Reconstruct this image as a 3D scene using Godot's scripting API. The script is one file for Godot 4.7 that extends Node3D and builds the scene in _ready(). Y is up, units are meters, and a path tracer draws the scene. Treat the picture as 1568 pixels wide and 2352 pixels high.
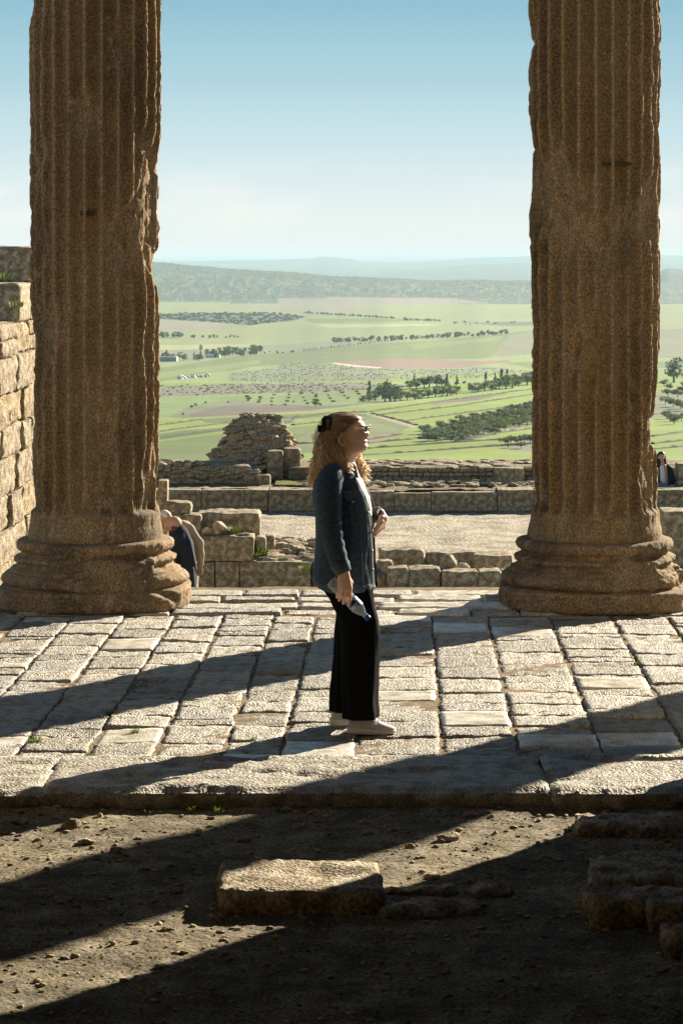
extends Node3D
# Ruined temple portico above a green valley. World axes: x right, y up, -z away from the viewer.
# The photograph is read at 1568 x 2352: focal length FL pixels, horizon at row HY, eye EYE metres above the paving.
const FL := 6000.0
const HX := 784.0
const HY := 596.0
const EYE := 2.5
const COL_D := 19.04
const SUN_AZ := 38.0
const SUN_EL := 22.0
const TERRACE := -3.0
const LEDGE := -2.53

var M := {}
var T := {}
var rng := RandomNumberGenerator.new()
var nz := FastNoiseLite.new()
var nf := FastNoiseLite.new()
var used := {}

# ---------------------------------------------------------------- helpers
func at(px: float, py: float, d: float) -> Vector3:
	return Vector3((px - HX) / FL * d, EYE - (py - HY) / FL * d, -d)

func numbered(called: String) -> String:
	if not used.has(called):
		used[called] = 0
		return called
	used[called] += 1
	return "%s_%03d" % [called, used[called]]

func tag(o: Node, label: String, category: String, group := "", kind := "") -> Node:
	o.set_meta("label", label)
	o.set_meta("category", category)
	if group != "":
		o.set_meta("group", group)
	if kind != "":
		o.set_meta("kind", kind)
	return o

func thing(called: String, label: String, category: String, where := Vector3.ZERO, turn := 0.0, group := "") -> Node3D:
	var o := Node3D.new()
	o.name = numbered(called)
	add_child(o)
	o.position = where
	o.rotation.y = turn
	tag(o, label, category, group)
	return o

func structure(called: String, label := "") -> Node3D:
	var o := Node3D.new()
	o.name = numbered(called)
	add_child(o)
	o.set_meta("kind", "structure")
	if label != "":
		o.set_meta("label", label)
	return o

func obj(called: String, mesh: Mesh, mat: Material, parent: Node = null, where := Vector3.ZERO) -> MeshInstance3D:
	var o := MeshInstance3D.new()
	o.mesh = mesh
	o.material_override = mat
	if parent == null:
		o.name = numbered(called)
		add_child(o)
	else:
		o.name = called
		parent.add_child(o, true)
	o.position = where
	return o

func commit(v: PackedVector3Array, idx: PackedInt32Array, cols := PackedColorArray(), uvs := PackedVector2Array(), smooth := true) -> ArrayMesh:
	var a := []
	a.resize(Mesh.ARRAY_MAX)
	a[Mesh.ARRAY_VERTEX] = v
	a[Mesh.ARRAY_INDEX] = idx
	if cols.size() > 0:
		a[Mesh.ARRAY_COLOR] = cols
	if uvs.size() > 0:
		a[Mesh.ARRAY_TEX_UV] = uvs
	if smooth:
		var st := SurfaceTool.new()
		st.create_from_arrays(a)
		st.generate_normals()
		return st.commit()
	var m := ArrayMesh.new()
	m.add_surface_from_arrays(Mesh.PRIMITIVE_TRIANGLES, a)
	return m

# index list of a grid of nu x nv vertices (row j, column i); closed joins the last column to the first
func grid_idx(nu: int, nv: int, closed := false, base := 0, flip := false) -> PackedInt32Array:
	var idx := PackedInt32Array()
	var cols := nu if closed else nu - 1
	idx.resize(cols * (nv - 1) * 6)
	var k := 0
	for j in nv - 1:
		for i in cols:
			var i2 := (i + 1) % nu
			var a := base + j * nu + i
			var b := base + j * nu + i2
			var c := base + (j + 1) * nu + i
			var d := base + (j + 1) * nu + i2
			if flip:
				idx[k] = a; idx[k + 1] = d; idx[k + 2] = c
				idx[k + 3] = a; idx[k + 4] = b; idx[k + 5] = d
			else:
				idx[k] = a; idx[k + 1] = c; idx[k + 2] = d
				idx[k + 3] = a; idx[k + 4] = d; idx[k + 5] = b
			k += 6
	return idx

func rnd(a: float, b: float) -> float:
	return rng.randf_range(a, b)

# a weathered stone block: box of half-size h, edges rounded by r, roughened by amp
const FACES := [
	[Vector3(1, 0, 0), Vector3(0, 1, 0), Vector3(0, 0, 1)], [Vector3(-1, 0, 0), Vector3(0, 1, 0), Vector3(0, 0, -1)],
	[Vector3(0, 0, -1), Vector3(0, 1, 0), Vector3(1, 0, 0)], [Vector3(0, 0, 1), Vector3(0, 1, 0), Vector3(-1, 0, 0)],
	[Vector3(1, 0, 0), Vector3(0, 0, -1), Vector3(0, 1, 0)], [Vector3(1, 0, 0), Vector3(0, 0, 1), Vector3(0, -1, 0)]]

func steps(h: float, r: float, cell: float) -> Array:
	var out := [-1.0, -1.0 + 0.4 * r / h, -1.0 + r / h]
	var n := clampi(int(ceil(2.0 * (h - r) / cell)), 1, 40)
	for i in range(1, n):
		out.append(lerpf(-1.0 + r / h, 1.0 - r / h, float(i) / n))
	out.append_array([1.0 - r / h, 1.0 - 0.4 * r / h, 1.0])
	return out

func block(h: Vector3, r: float, amp: float, sd: int, cell := 0.09, freq := 6.0, bulge := 0.0) -> ArrayMesh:
	r = minf(r, 0.9 * minf(h.x, minf(h.y, h.z)))
	var v := PackedVector3Array()
	var idx := PackedInt32Array()
	var off := Vector3(sd * 17.3 + 3.1, sd * 7.7, sd * -11.9)
	var s := [steps(h.x, r, cell), steps(h.y, r, cell), steps(h.z, r, cell)]
	for f in FACES:
		var u: Vector3 = f[0]
		var w: Vector3 = f[1]
		var n: Vector3 = f[2]
		var su: Array = s[u.abs().max_axis_index()]
		var sw: Array = s[w.abs().max_axis_index()]
		var base := v.size()
		for b in sw:
			for a in su:
				var p: Vector3 = (u * a + w * b + n) * h
				var e := nz.get_noise_3dv((p + off) * freq * 0.35 * 10.0)
				var rr: float = r * clampf(1.0 + 0.8 * e, 0.3, 1.6)
				var inner := p.clamp(-(h - Vector3.ONE * rr), h - Vector3.ONE * rr)
				var dd := p - inner
				var dir := dd.normalized()
				if dd.length() > 1e-6:
					p = inner + dir * rr
				var bl := 1.0 - 0.5 * (p / h).length_squared() + 0.5
				p += dir * (amp * (e * 1.1 + 0.6 * nz.get_noise_3dv((p + off) * freq * 26.0)) + bulge * bl)
				v.append(p)
		idx.append_array(grid_idx(su.size(), sw.size(), false, base))
	return commit(v, idx)

# a rough boulder: a pushed-in sphere cut by random planes
func boulder(sd: int, n := 7, cuts := 9, rough := 0.05) -> ArrayMesh:
	var g := RandomNumberGenerator.new()
	g.seed = sd * 977 + 5
	var pl := []
	for k in cuts:
		var d := Vector3(g.randf_range(-1, 1), g.randf_range(-1, 1), g.randf_range(-1, 1)).normalized()
		pl.append([d, g.randf_range(0.55, 0.85)])
	var v := PackedVector3Array()
	var idx := PackedInt32Array()
	var off := Vector3(sd * 3.7, sd * 5.1, sd)
	for f in FACES:
		var base := v.size()
		for j in n + 1:
			for i in n + 1:
				var p: Vector3 = (f[0] * (tan((2.0 * i / n - 1.0) * 0.785)) + f[1] * tan((2.0 * j / n - 1.0) * 0.785) + f[2]).normalized()
				var rr := 1.0
				for c in pl:
					var q: float = p.dot(c[0])
					if q > 0.01:
						rr = minf(rr, c[1] / q)
				rr += rough * (nz.get_noise_3dv((p + off) * 25.0) + 0.7 * nz.get_noise_3dv((p + off) * 70.0))
				v.append(p * rr)
		idx.append_array(grid_idx(n + 1, n + 1, false, base))
	return commit(v, idx)

# rings of points joined into a skin; each ring has the same number of points, listed anticlockwise seen from the end of the path
func skin(v: PackedVector3Array, idx: PackedInt32Array, rings: Array, caps := true) -> void:
	var n: int = rings[0].size()
	var base := v.size()
	for r in rings:
		for p in r:
			v.append(p)
	idx.append_array(grid_idx(n, rings.size(), true, base))
	if caps:
		for e in 2:
			var ring: Array = rings[0] if e == 0 else rings[-1]
			var c := Vector3.ZERO
			for p in ring:
				c += p
			var b2 := v.size()
			v.append(c / n)
			for p in ring:
				v.append(p)
			for i in n:
				var i2 := (i + 1) % n
				if e == 0:
					idx.append_array(PackedInt32Array([b2, b2 + 1 + i, b2 + 1 + i2]))
				else:
					idx.append_array(PackedInt32Array([b2, b2 + 1 + i2, b2 + 1 + i]))

# a tube along points with a radius for each point
func tube(v: PackedVector3Array, idx: PackedInt32Array, pts: Array, radii: Array, n := 8, flat := 1.0) -> void:
	var rings := []
	var side := Vector3.ZERO
	for k in pts.size():
		var t: Vector3 = (pts[mini(k + 1, pts.size() - 1)] - pts[maxi(k - 1, 0)]).normalized()
		if side == Vector3.ZERO:
			side = t.cross(Vector3(0.21, 0.95, 0.2) if absf(t.y) < 0.9 else Vector3(0.9, 0.1, 0.3)).normalized()
		side = (side - t * side.dot(t)).normalized()
		var up := t.cross(side)
		var ring := []
		var rad: float = radii[mini(k, radii.size() - 1)]
		for i in n:
			var a := TAU * i / n
			ring.append(pts[k] + (side * cos(a) + up * sin(a) * flat) * rad)
		rings.append(ring)
	skin(v, idx, rings)

func tube_mesh(pts: Array, radii: Array, n := 8, flat := 1.0) -> ArrayMesh:
	var v := PackedVector3Array()
	var idx := PackedInt32Array()
	tube(v, idx, pts, radii, n, flat)
	return commit(v, idx)

func curve(tab: Array, x: float, col := 1) -> float:
	if x <= tab[0][0]:
		return tab[0][col]
	for k in range(1, tab.size()):
		if x <= tab[k][0]:
			var t: float = (x - tab[k - 1][0]) / (tab[k][0] - tab[k - 1][0])
			t = t * t * (3.0 - 2.0 * t) * 0.5 + t * 0.5
			return lerpf(tab[k - 1][col], tab[k][col], t)
	return tab[-1][col]

# ---------------------------------------------------------------- textures
func noise_bytes(sd: int, freq: float, size: int, oct := 4, kind := FastNoiseLite.TYPE_SIMPLEX_SMOOTH, fractal := FastNoiseLite.FRACTAL_FBM) -> PackedByteArray:
	var f := FastNoiseLite.new()
	f.seed = sd
	f.noise_type = kind
	f.frequency = freq
	f.fractal_type = fractal
	f.fractal_octaves = oct
	f.cellular_return_type = FastNoiseLite.RETURN_DISTANCE
	var im := f.get_seamless_image(size, size)
	im.convert(Image.FORMAT_L8)
	return im.get_data()

func lut(stops: Array) -> PackedByteArray:
	var out := PackedByteArray()
	out.resize(768)
	for i in 256:
		var x := i / 255.0
		var c: Color = stops[0][1]
		for k in range(1, stops.size()):
			if x >= stops[k - 1][0]:
				c = stops[k - 1][1].lerp(stops[k][1], clampf((x - stops[k - 1][0]) / (stops[k][0] - stops[k - 1][0]), 0, 1))
		for q in 3:
			out[i * 3 + q] = clampi(int(c[q] * 255.0), 0, 255)
	return out

# colour picture: a coarse pattern through a colour ramp, times a fine grain
func color_tex(coarse: PackedByteArray, ramp: Array, grain: PackedByteArray, g_amount: float, size: int) -> ImageTexture:
	var l := lut(ramp)
	var out := PackedByteArray()
	out.resize(size * size * 3)
	var gm := PackedFloat32Array()
	gm.resize(256)
	for i in 256:
		gm[i] = 1.0 + g_amount * (i / 127.5 - 1.0)
	var k := 0
	for i in size * size:
		var c := coarse[i] * 3
		var g := gm[grain[i]]
		out[k] = mini(255, int(l[c] * g))
		out[k + 1] = mini(255, int(l[c + 1] * g))
		out[k + 2] = mini(255, int(l[c + 2] * g))
		k += 3
	return ImageTexture.create_from_image(Image.create_from_data(size, size, false, Image.FORMAT_RGB8, out))

func grey_tex(a: PackedByteArray, b: PackedByteArray, wa: float, wb: float, size: int) -> ImageTexture:
	var out := PackedByteArray()
	out.resize(size * size)
	for i in size * size:
		out[i] = clampi(int(a[i] * wa + b[i] * wb), 0, 255)
	return ImageTexture.create_from_image(Image.create_from_data(size, size, false, Image.FORMAT_L8, out))

func mat(called: String, tex: Texture2D, tint: Color, scale: float, bump: Texture2D = null, bump_cm := 0.5, rough := 0.92, vcol := false, bump_scale_mul := 1.0) -> StandardMaterial3D:
	var m := StandardMaterial3D.new()
	m.resource_name = called
	m.albedo_color = tint.linear_to_srgb()
	m.albedo_texture = tex
	m.roughness = rough
	m.metallic_specular = 0.3
	m.vertex_color_use_as_albedo = vcol
	m.uv1_triplanar = true
	m.uv1_world_triplanar = true
	m.uv1_triplanar_sharpness = 3.0
	m.uv1_scale = Vector3.ONE * scale
	if bump:
		m.heightmap_enabled = true
		m.heightmap_texture = bump
		m.heightmap_scale = bump_cm
	M[called] = m
	return m

func plain(called: String, tint: Color, rough := 0.8, vcol := false) -> StandardMaterial3D:
	var m := StandardMaterial3D.new()
	m.resource_name = called
	m.albedo_color = tint.linear_to_srgb()
	m.roughness = rough
	m.metallic_specular = 0.35
	m.vertex_color_use_as_albedo = vcol
	M[called] = m
	return m

func make_materials() -> void:
	var S := 512
	var fbm := noise_bytes(1, 0.012, S, 5)
	var fine := noise_bytes(2, 0.11, S, 4)
	var cells := noise_bytes(3, 0.05, S, 3, FastNoiseLite.TYPE_CELLULAR)
	var pits := noise_bytes(4, 0.045, S, 4, FastNoiseLite.TYPE_SIMPLEX_SMOOTH, FastNoiseLite.FRACTAL_RIDGED)
	var patches := noise_bytes(5, 0.03, S, 6)
	var grain := noise_bytes(8, 0.07, S, 5)
	var W := Color(1, 1, 1)
	T.stone = color_tex(fbm, [[0.0, Color(0.66, 0.64, 0.60)], [0.42, Color(0.85, 0.83, 0.80)], [0.6, Color(0.93, 0.92, 0.90)], [1.0, W]], fine, 0.30, S)
	T.lichen = color_tex(fbm, [[0.0, Color(0.58, 0.55, 0.49)], [0.40, Color(0.74, 0.71, 0.65)], [0.52, Color(0.82, 0.79, 0.73)], [0.64, Color(0.88, 0.85, 0.79)], [0.70, Color(0.97, 0.95, 0.90)], [1.0, W]], grain, 0.42, S)
	T.patina = color_tex(grain, [[0.0, Color(0.66, 0.61, 0.55)], [0.37, Color(0.77, 0.73, 0.68)], [0.5, Color(0.84, 0.81, 0.77)], [0.64, Color(0.90, 0.87, 0.84)], [1.0, Color(1, 0.98, 0.96)]], fine, 0.30, S)
	T.soil = color_tex(fbm, [[0.0, Color(0.62, 0.58, 0.52)], [0.5, Color(0.80, 0.77, 0.70)], [1.0, W]], fine, 0.45, S)
	T.cloth = color_tex(fine, [[0.0, Color(0.72, 0.74, 0.78)], [1.0, W]], pits, 0.2, S)
	T.bump_pits = grey_tex(pits, cells, 0.65, 0.45, S)
	T.bump_fine = grey_tex(fine, fbm, 0.6, 0.4, S)
	T.bump_rough = grey_tex(grain, fine, 0.5, 0.5, S)
	# paving tones
	var tones := [Color(0.49, 0.45, 0.37), Color(0.40, 0.365, 0.295), Color(0.57, 0.53, 0.44), Color(0.34, 0.31, 0.255), Color(0.46, 0.435, 0.38)]
	for k in tones.size():
		mat("paver_%d" % k, T.stone, tones[k], 1.5, T.bump_pits, 2.4 + 0.5 * (k % 3), 0.56)
		M["paver_%d" % k].metallic_specular = 0.42
	mat("paver_smooth", T.stone, Color(0.66, 0.62, 0.53), 0.9, T.bump_fine, 0.35, 0.42)
	M.paver_smooth.metallic_specular = 0.45
	mat("threshold", T.stone, Color(0.46, 0.425, 0.36), 1.2, T.bump_pits, 1.4, 0.58)
	mat("joint_soil", T.soil, Color(0.34, 0.26, 0.18), 1.7, T.bump_rough, 1.5)
	mat("dirt", T.soil, Color(0.31, 0.27, 0.195), 0.8, T.bump_rough, 0.5, 0.95, true)
	mat("pebble", T.soil, Color(0.50, 0.45, 0.37), 6.0, null, 0.0, 0.9, true)
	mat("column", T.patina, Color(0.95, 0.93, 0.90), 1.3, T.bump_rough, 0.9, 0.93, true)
	M.column.uv1_scale = Vector3(1.3, 0.9, 1.3)
	mat("ashlar", T.lichen, Color(0.46, 0.405, 0.315), 1.05, T.bump_rough, 0.9)
	mat("ashlar_grey", T.lichen, Color(0.46, 0.415, 0.325), 1.2, T.bump_rough, 0.9)
	mat("ashlar_pale", T.lichen, Color(0.40, 0.345, 0.265), 0.7, T.bump_rough, 1.2)
	mat("ashlar_warm", T.lichen, Color(0.42, 0.335, 0.23), 0.6, T.bump_rough, 1.2)
	mat("fresh_stone", T.stone, Color(0.60, 0.49, 0.35), 1.3, T.bump_rough, 1.2)
	mat("rubble", T.lichen, Color(0.49, 0.42, 0.32), 2.1, T.bump_rough, 1.2)
	mat("rubble_pale", T.lichen, Color(0.58, 0.51, 0.40), 1.9, T.bump_rough, 1.2)
	mat("mortar", T.soil, Color(0.36, 0.31, 0.235), 1.7, T.bump_rough, 2.5)
	mat("terrace", T.stone, Color(0.42, 0.375, 0.295), 0.21, T.bump_rough, 3.0)
	mat("cella_stone", T.patina, Color(0.42, 0.375, 0.30), 0.5, T.bump_rough, 1.5)
	mat("slot_dark", T.soil, Color(0.10, 0.075, 0.05), 2.0)
	var gr := plain("grass", Color(0.07, 0.095, 0.022), 0.7)
	gr.backlight_enabled = true
	gr.backlight = Color(0.30, 0.36, 0.12)
	mat("moss", T.soil, Color(0.24, 0.24, 0.06), 2.0, T.bump_rough, 2.0)

# ---------------------------------------------------------------- camera, sky, sun
func make_view() -> void:
	var cam := Camera3D.new()
	cam.name = "camera"
	add_child(cam)
	cam.position = Vector3(0, EYE, 0)
	cam.projection = Camera3D.PROJECTION_FRUSTUM
	cam.near = 0.2
	cam.far = 60000.0
	cam.size = 0.2 * 2352.0 / FL
	cam.frustum_offset = Vector2(0, -0.2 * (1176.0 - HY) / FL)
	cam.current = true
	var env := Environment.new()
	env.background_mode = Environment.BG_SKY
	var sky := Sky.new()
	var pano := PanoramaSkyMaterial.new()
	pano.panorama = sky_picture()
	sky.sky_material = pano
	env.sky = sky
	env.background_energy_multiplier = 1.0
	env.tonemap_mode = Environment.TONE_MAPPER_LINEAR
	env.tonemap_exposure = EXPOSURE
	env.sdfgi_enabled = true
	env.ssao_enabled = true
	env.ssil_enabled = true
	env.fog_enabled = true
	env.fog_density = 0.000037
	env.fog_light_color = Color(0.80, 0.94, 1.0)
	var we := WorldEnvironment.new()
	we.name = "world_environment"
	we.environment = env
	add_child(we)
	var sun := DirectionalLight3D.new()
	sun.name = "sun"
	add_child(sun)
	var az := deg_to_rad(SUN_AZ)
	var el := deg_to_rad(SUN_EL)
	sun.look_at_from_position(Vector3.ZERO, Vector3(-sin(az) * cos(el), -sin(el), cos(az) * cos(el)))
	sun.light_energy = 1.6
	sun.light_color = Color(1.0, 0.95, 0.865)
	sun.light_angular_distance = 0.5
	sun.shadow_enabled = true

const EXPOSURE := 3.1

func sky_picture() -> ImageTexture:
	var w := 2048
	var h := 1024
	var im := Image.create(w, h, false, Image.FORMAT_RGBF)
	# elevation in degrees, linear colour as the picture should show it
	var tab := [[-90.0, 0.20, 0.22, 0.20], [-1.0, 0.5, 0.55, 0.5], [0.0, 0.87, 0.89, 0.84], [0.8, 0.84, 0.89, 0.86], [1.6, 0.74, 0.85, 0.86], [2.8, 0.58, 0.76, 0.81], [4.2, 0.41, 0.64, 0.73], [5.7, 0.285, 0.53, 0.645],
		[9.0, 0.14, 0.35, 0.49], [20.0, 0.065, 0.20, 0.35], [50.0, 0.033, 0.11, 0.23], [90.0, 0.022, 0.08, 0.18]]
	var cn := FastNoiseLite.new()
	cn.seed = 12
	var sa := deg_to_rad(SUN_AZ)
	var sl := deg_to_rad(SUN_EL)
	var sun_dir := Vector3(sin(sa) * cos(sl), sin(sl), -cos(sa) * cos(sl))
	cn.frequency = 1.0
	cn.fractal_octaves = 5
	for j in h:
		var el := 90.0 - (j + 0.5) / h * 180.0
		var c := Color(curve(tab, el, 1), curve(tab, el, 2), curve(tab, el, 3)) * (1.0 / EXPOSURE)
		im.fill_rect(Rect2i(0, j, w, 1), Color(c.r, c.g, c.b, 1))
		# the hazy bright sky round the sun
		if el > -0.5 and el < 75.0:
			var se := sin(deg_to_rad(el))
			var ce := cos(deg_to_rad(el))
			for i in range(0, w, 4):
				var a := TAU * (i + 2.0) / w
				var dir := Vector3(-sin(a) * ce, se, cos(a) * ce)
				var ang := rad_to_deg(acos(clampf(dir.dot(sun_dir), -1, 1)))
				var g := 4.0 * exp(-ang / 6.0) + 0.55 * exp(-ang / 14.0)
				if g > 0.004:
					var k := g / EXPOSURE
					im.fill_rect(Rect2i(i, j, 4, 1), Color(c.r + k, c.g + k * 0.97, c.b + k * 0.90, 1))
		if el > 0.4 and el < 4.5:
			for i in w:
				var a := TAU * i / w
				var n := cn.get_noise_3d(cos(a) * 9.0, el * 1.3, sin(a) * 9.0)
				var amt := clampf((n - 0.02) * 2.6, 0.0, 1.0) * smoothstep(0.4, 1.0, el) * smoothstep(2.4, 1.3, el) * 0.95
				if amt > 0.0:
					im.set_pixel(i, j, im.get_pixel(i, j).lerp(Color(0.92, 0.935, 0.89) * (1.0 / EXPOSURE), amt))
	return ImageTexture.create_from_image(im)

# ---------------------------------------------------------------- temple
func stone_tint(p: Vector3, dark: float) -> Color:
	# patina: orange-brown crust, dark lichen and paler broken stone, in vertical streaks and patches
	var a := nz.get_noise_3d(p.x * 22.0, p.y * 7.0, p.z * 22.0)
	var b := nz.get_noise_3d(p.x * 60.0 + 40.0, p.y * 30.0, p.z * 60.0)
	var c := nz.get_noise_3d(p.x * 12.0 - 70.0, p.y * 5.0 + 9.0, p.z * 12.0)
	var d := nz.get_noise_3d(p.x * 75.0 + 11.0, p.y * 6.0, p.z * 75.0 - 30.0)
	var e := nz.get_noise_3d(p.x * 150.0, p.y * 110.0, p.z * 150.0)
	var col := Color(0.44, 0.35, 0.24)
	col = col.lerp(Color(0.37, 0.265, 0.145), clampf(0.22 + 1.6 * a + 0.5 * d, 0, 1) * 0.7)
	col = col.lerp(Color(0.19, 0.16, 0.11), clampf(dark + 2.1 * c + 0.5 * b + 0.7 * d, 0, 1) * 0.8)
	col = col.lerp(Color(0.56, 0.46, 0.35), clampf(1.4 * b + 1.1 * d + 0.8 * e - 0.35, 0, 1) * 0.75)
	col = col * (1.0 + 0.28 * e)
	return col

func shaft_mesh(sd: int, top: float, around := 288, dy := 0.02) -> ArrayMesh:
	var v := PackedVector3Array()
	var cols := PackedColorArray()
	var prof := [[0.475, 0.490], [0.53, 0.488], [0.60, 0.474], [0.70, 0.468], [1.6, 0.474], [4.0, 0.484], [8.0, 0.46]]
	var ys := []
	var y := 0.472
	while y < top:
		ys.append(y)
		y += dy if y < 4.7 else 0.12
	ys.append(top)
	var o := Vector3(sd * 31.7, sd * 11.3, -sd * 7.9)
	for yy in ys:
		var R := curve(prof, yy)
		for i in around:
			var th := TAU * i / around
			var u := fposmod(float(i) / around * 24.0 + 0.3, 1.0)
			var t := absf(u - 0.5) / 0.40
			var e := maxf(0.0, (0.76 - yy) / 0.09)
			var depth := 0.062 * sqrt(maxf(0.0, 1.0 - t * t - e * e))
			var p := Vector3(cos(th) * R, yy, -sin(th) * R) + o
			var low := nz.get_noise_3d(p.x * 15.0, p.y * 9.0, p.z * 15.0)
			var mid := nz.get_noise_3d(p.x * 42.0, p.y * 24.0, p.z * 42.0)
			var hi := nz.get_noise_3d(p.x * 130.0, p.y * 75.0, p.z * 130.0)
			var worn := clampf(0.24 + 2.5 * low - 0.25 * maxf(0.0, cos(th)) - 0.5 * smoothstep(3.4, 3.9, yy + 0.3 * mid) + 0.2 * maxf(0.0, -cos(th)), 0.0, 1.0)
			var cut := R - worn * 0.034 - 0.03 * smoothstep(0.75, 1.0, worn) - maxf(0.0, mid - 0.05) * 0.06 * (0.3 + worn) - maxf(0.0, hi) * 0.034
			if yy < 0.69:
				cut = R - maxf(0.0, mid) * 0.03 * smoothstep(0.50, 0.62, yy) - maxf(0.0, hi) * 0.008
			var r := minf(R - depth, cut) + 0.004 * hi + 0.003 * mid - 0.007 * maxf(0.0, nz.get_noise_3d(p.x * 330.0, p.y * 230.0, p.z * 330.0))
			v.append(Vector3(cos(th) * r, yy, -sin(th) * r))
			var tint := stone_tint(p, 0.12)
			# pale ochre crust on the standing fillets, brown crust left in the channels, both deepened to paint in flute shading: crisp-edged and strongest on the upper drum
			var crust_shade := 0.55 if yy > 3.1 + 0.5 * low else 0.28
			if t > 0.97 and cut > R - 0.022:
				tint = tint.lerp(Color(0.52, 0.41, 0.24), crust_shade)
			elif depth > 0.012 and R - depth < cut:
				tint = tint.lerp(Color(0.235, 0.17, 0.105), crust_shade)
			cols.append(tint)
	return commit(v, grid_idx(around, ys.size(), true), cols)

const BASE_PROF := [[0.0000, 0.6776], [0.0169, 0.6921], [0.1269, 0.6892], [0.1421, 0.6776], [0.1472, 0.6505], [0.1506, 0.6340], [0.1607, 0.6563], [0.1819, 0.6776], [0.2030, 0.6815], [0.2242, 0.6699], [0.2411, 0.6466], [0.2487, 0.6195], [0.2538, 0.6156], [0.2690, 0.6137], [0.2741, 0.5953],
	[0.2876, 0.5692], [0.3046, 0.5595], [0.3181, 0.5711], [0.3249, 0.5847], [0.3384, 0.5885], [0.3519, 0.5808], [0.3587, 0.5614], [0.3722, 0.5382], [0.3849, 0.5305], [0.3942, 0.5382], [0.4010, 0.5537], [0.4162, 0.5663], [0.4399, 0.5711], [0.4619, 0.5634], [0.4738, 0.5440], [0.4788, 0.5034], [0.4797, 0.4356]]

func base_mesh(sd: int, broken: Array) -> ArrayMesh:
	var v := PackedVector3Array()
	var cols := PackedColorArray()
	var n := 220
	var rows := []
	for k in BASE_PROF.size() - 1:
		var a: Array = BASE_PROF[k]
		var b: Array = BASE_PROF[k + 1]
		var s := maxi(1, int(ceil(Vector2(a[0] - b[0], a[1] - b[1]).length() / 0.013)))
		for q in s:
			rows.append([lerpf(a[0], b[0], float(q) / s), lerpf(a[1], b[1], float(q) / s)])
	rows.append(BASE_PROF[-1])
	var o := Vector3(sd * 13.7, sd * 4.1, sd * 9.2)
	for row in rows:
		var y: float = row[0]
		for i in n:
			var th := TAU * i / n
			var r: float = row[1]
			if y < 0.149:
				# the plinth keeps some of its square plan
				var c := absf(cos(th))
				var s := absf(sin(th))
				var sq := 1.0 / pow(pow(c, 3.2) + pow(s, 3.2), 1.0 / 3.2)
				r *= lerpf(1.0, sq, 0.85)
			var p := Vector3(cos(th) * r, y, -sin(th) * r) + o
			var low := nz.get_noise_3dv(p * 14.0)
			var mid := nz.get_noise_3dv(p * 48.0)
			var hi := nz.get_noise_3dv(p * 140.0)
			for bk in broken:
				var da := absf(wrapf(th - deg_to_rad(bk[0]), -PI, PI))
				var w := smoothstep(deg_to_rad(bk[1]), deg_to_rad(bk[1]) * 0.55, da + 0.4 * low) * smoothstep(bk[2] - 0.03, bk[2] + 0.03, y + 0.08 * mid) * smoothstep(bk[3] + 0.03, bk[3] - 0.03, y + 0.08 * mid)
				var rb: float = lerpf(bk[4], bk[5], clampf((y - bk[2]) / (bk[3] - bk[2]), 0, 1)) + 0.03 * low
				r = lerpf(r, rb, w)
			r -= maxf(0.0, mid) * 0.026 + (0.012 * hi + 0.008 * nz.get_noise_3dv(p * 330.0)) * smoothstep(0.0, 0.06, y)
			v.append(Vector3(cos(th) * r, y - 0.012 * maxf(0.0, low) * smoothstep(0.05, 0.2, y) * smoothstep(0.47, 0.42, y), -sin(th) * r))
			cols.append(stone_tint(p, 0.30))
	return commit(v, grid_idx(n, rows.size(), true), cols)

func make_columns() -> void:
	var xs := [-1.79, 1.842, 5.61]
	var names := ["fluted column with broken lower moulding beside the ashlar side wall", "fluted column with worn base standing before the low stone parapet", "fluted column at the shaded end of the portico"]
	for k in 3:
		var c := thing("fluted_column", names[k], "column", Vector3(xs[k], 0.0, -COL_D), 0.0, "portico columns")
		if k < 2:
			var brk := [[-62.0, 34.0, 0.10, 0.36, 0.675, 0.60], [-100.0, 10.0, 0.20, 0.40, 0.62, 0.56]] if k == 0 else [[-62.0, 30.0, 0.17, 0.38, 0.66, 0.58], [-24.0, 14.0, 0.14, 0.30, 0.63, 0.56]]
			obj("base", base_mesh(3 + k, brk), M.column, c)
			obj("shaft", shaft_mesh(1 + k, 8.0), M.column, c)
			# dark block set into the shaft face, standing for a slot
			var slots := [[-0.02, 2.83, 0.045, 0.018]] if k == 0 else [[0.12, 3.18, 0.10, 0.010]]
			for q in slots:
				obj("slot", block(Vector3(q[2], q[3], 0.03), 0.004, 0.003, 5, 0.03), M.slot_dark, c, Vector3(q[0], q[1], 0.43 if k == 0 else 0.43))
		else:
			obj("base", base_mesh(6, []), M.column, c)
			obj("shaft", shaft_mesh(7, 8.0, 96, 0.12), M.column, c)

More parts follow.
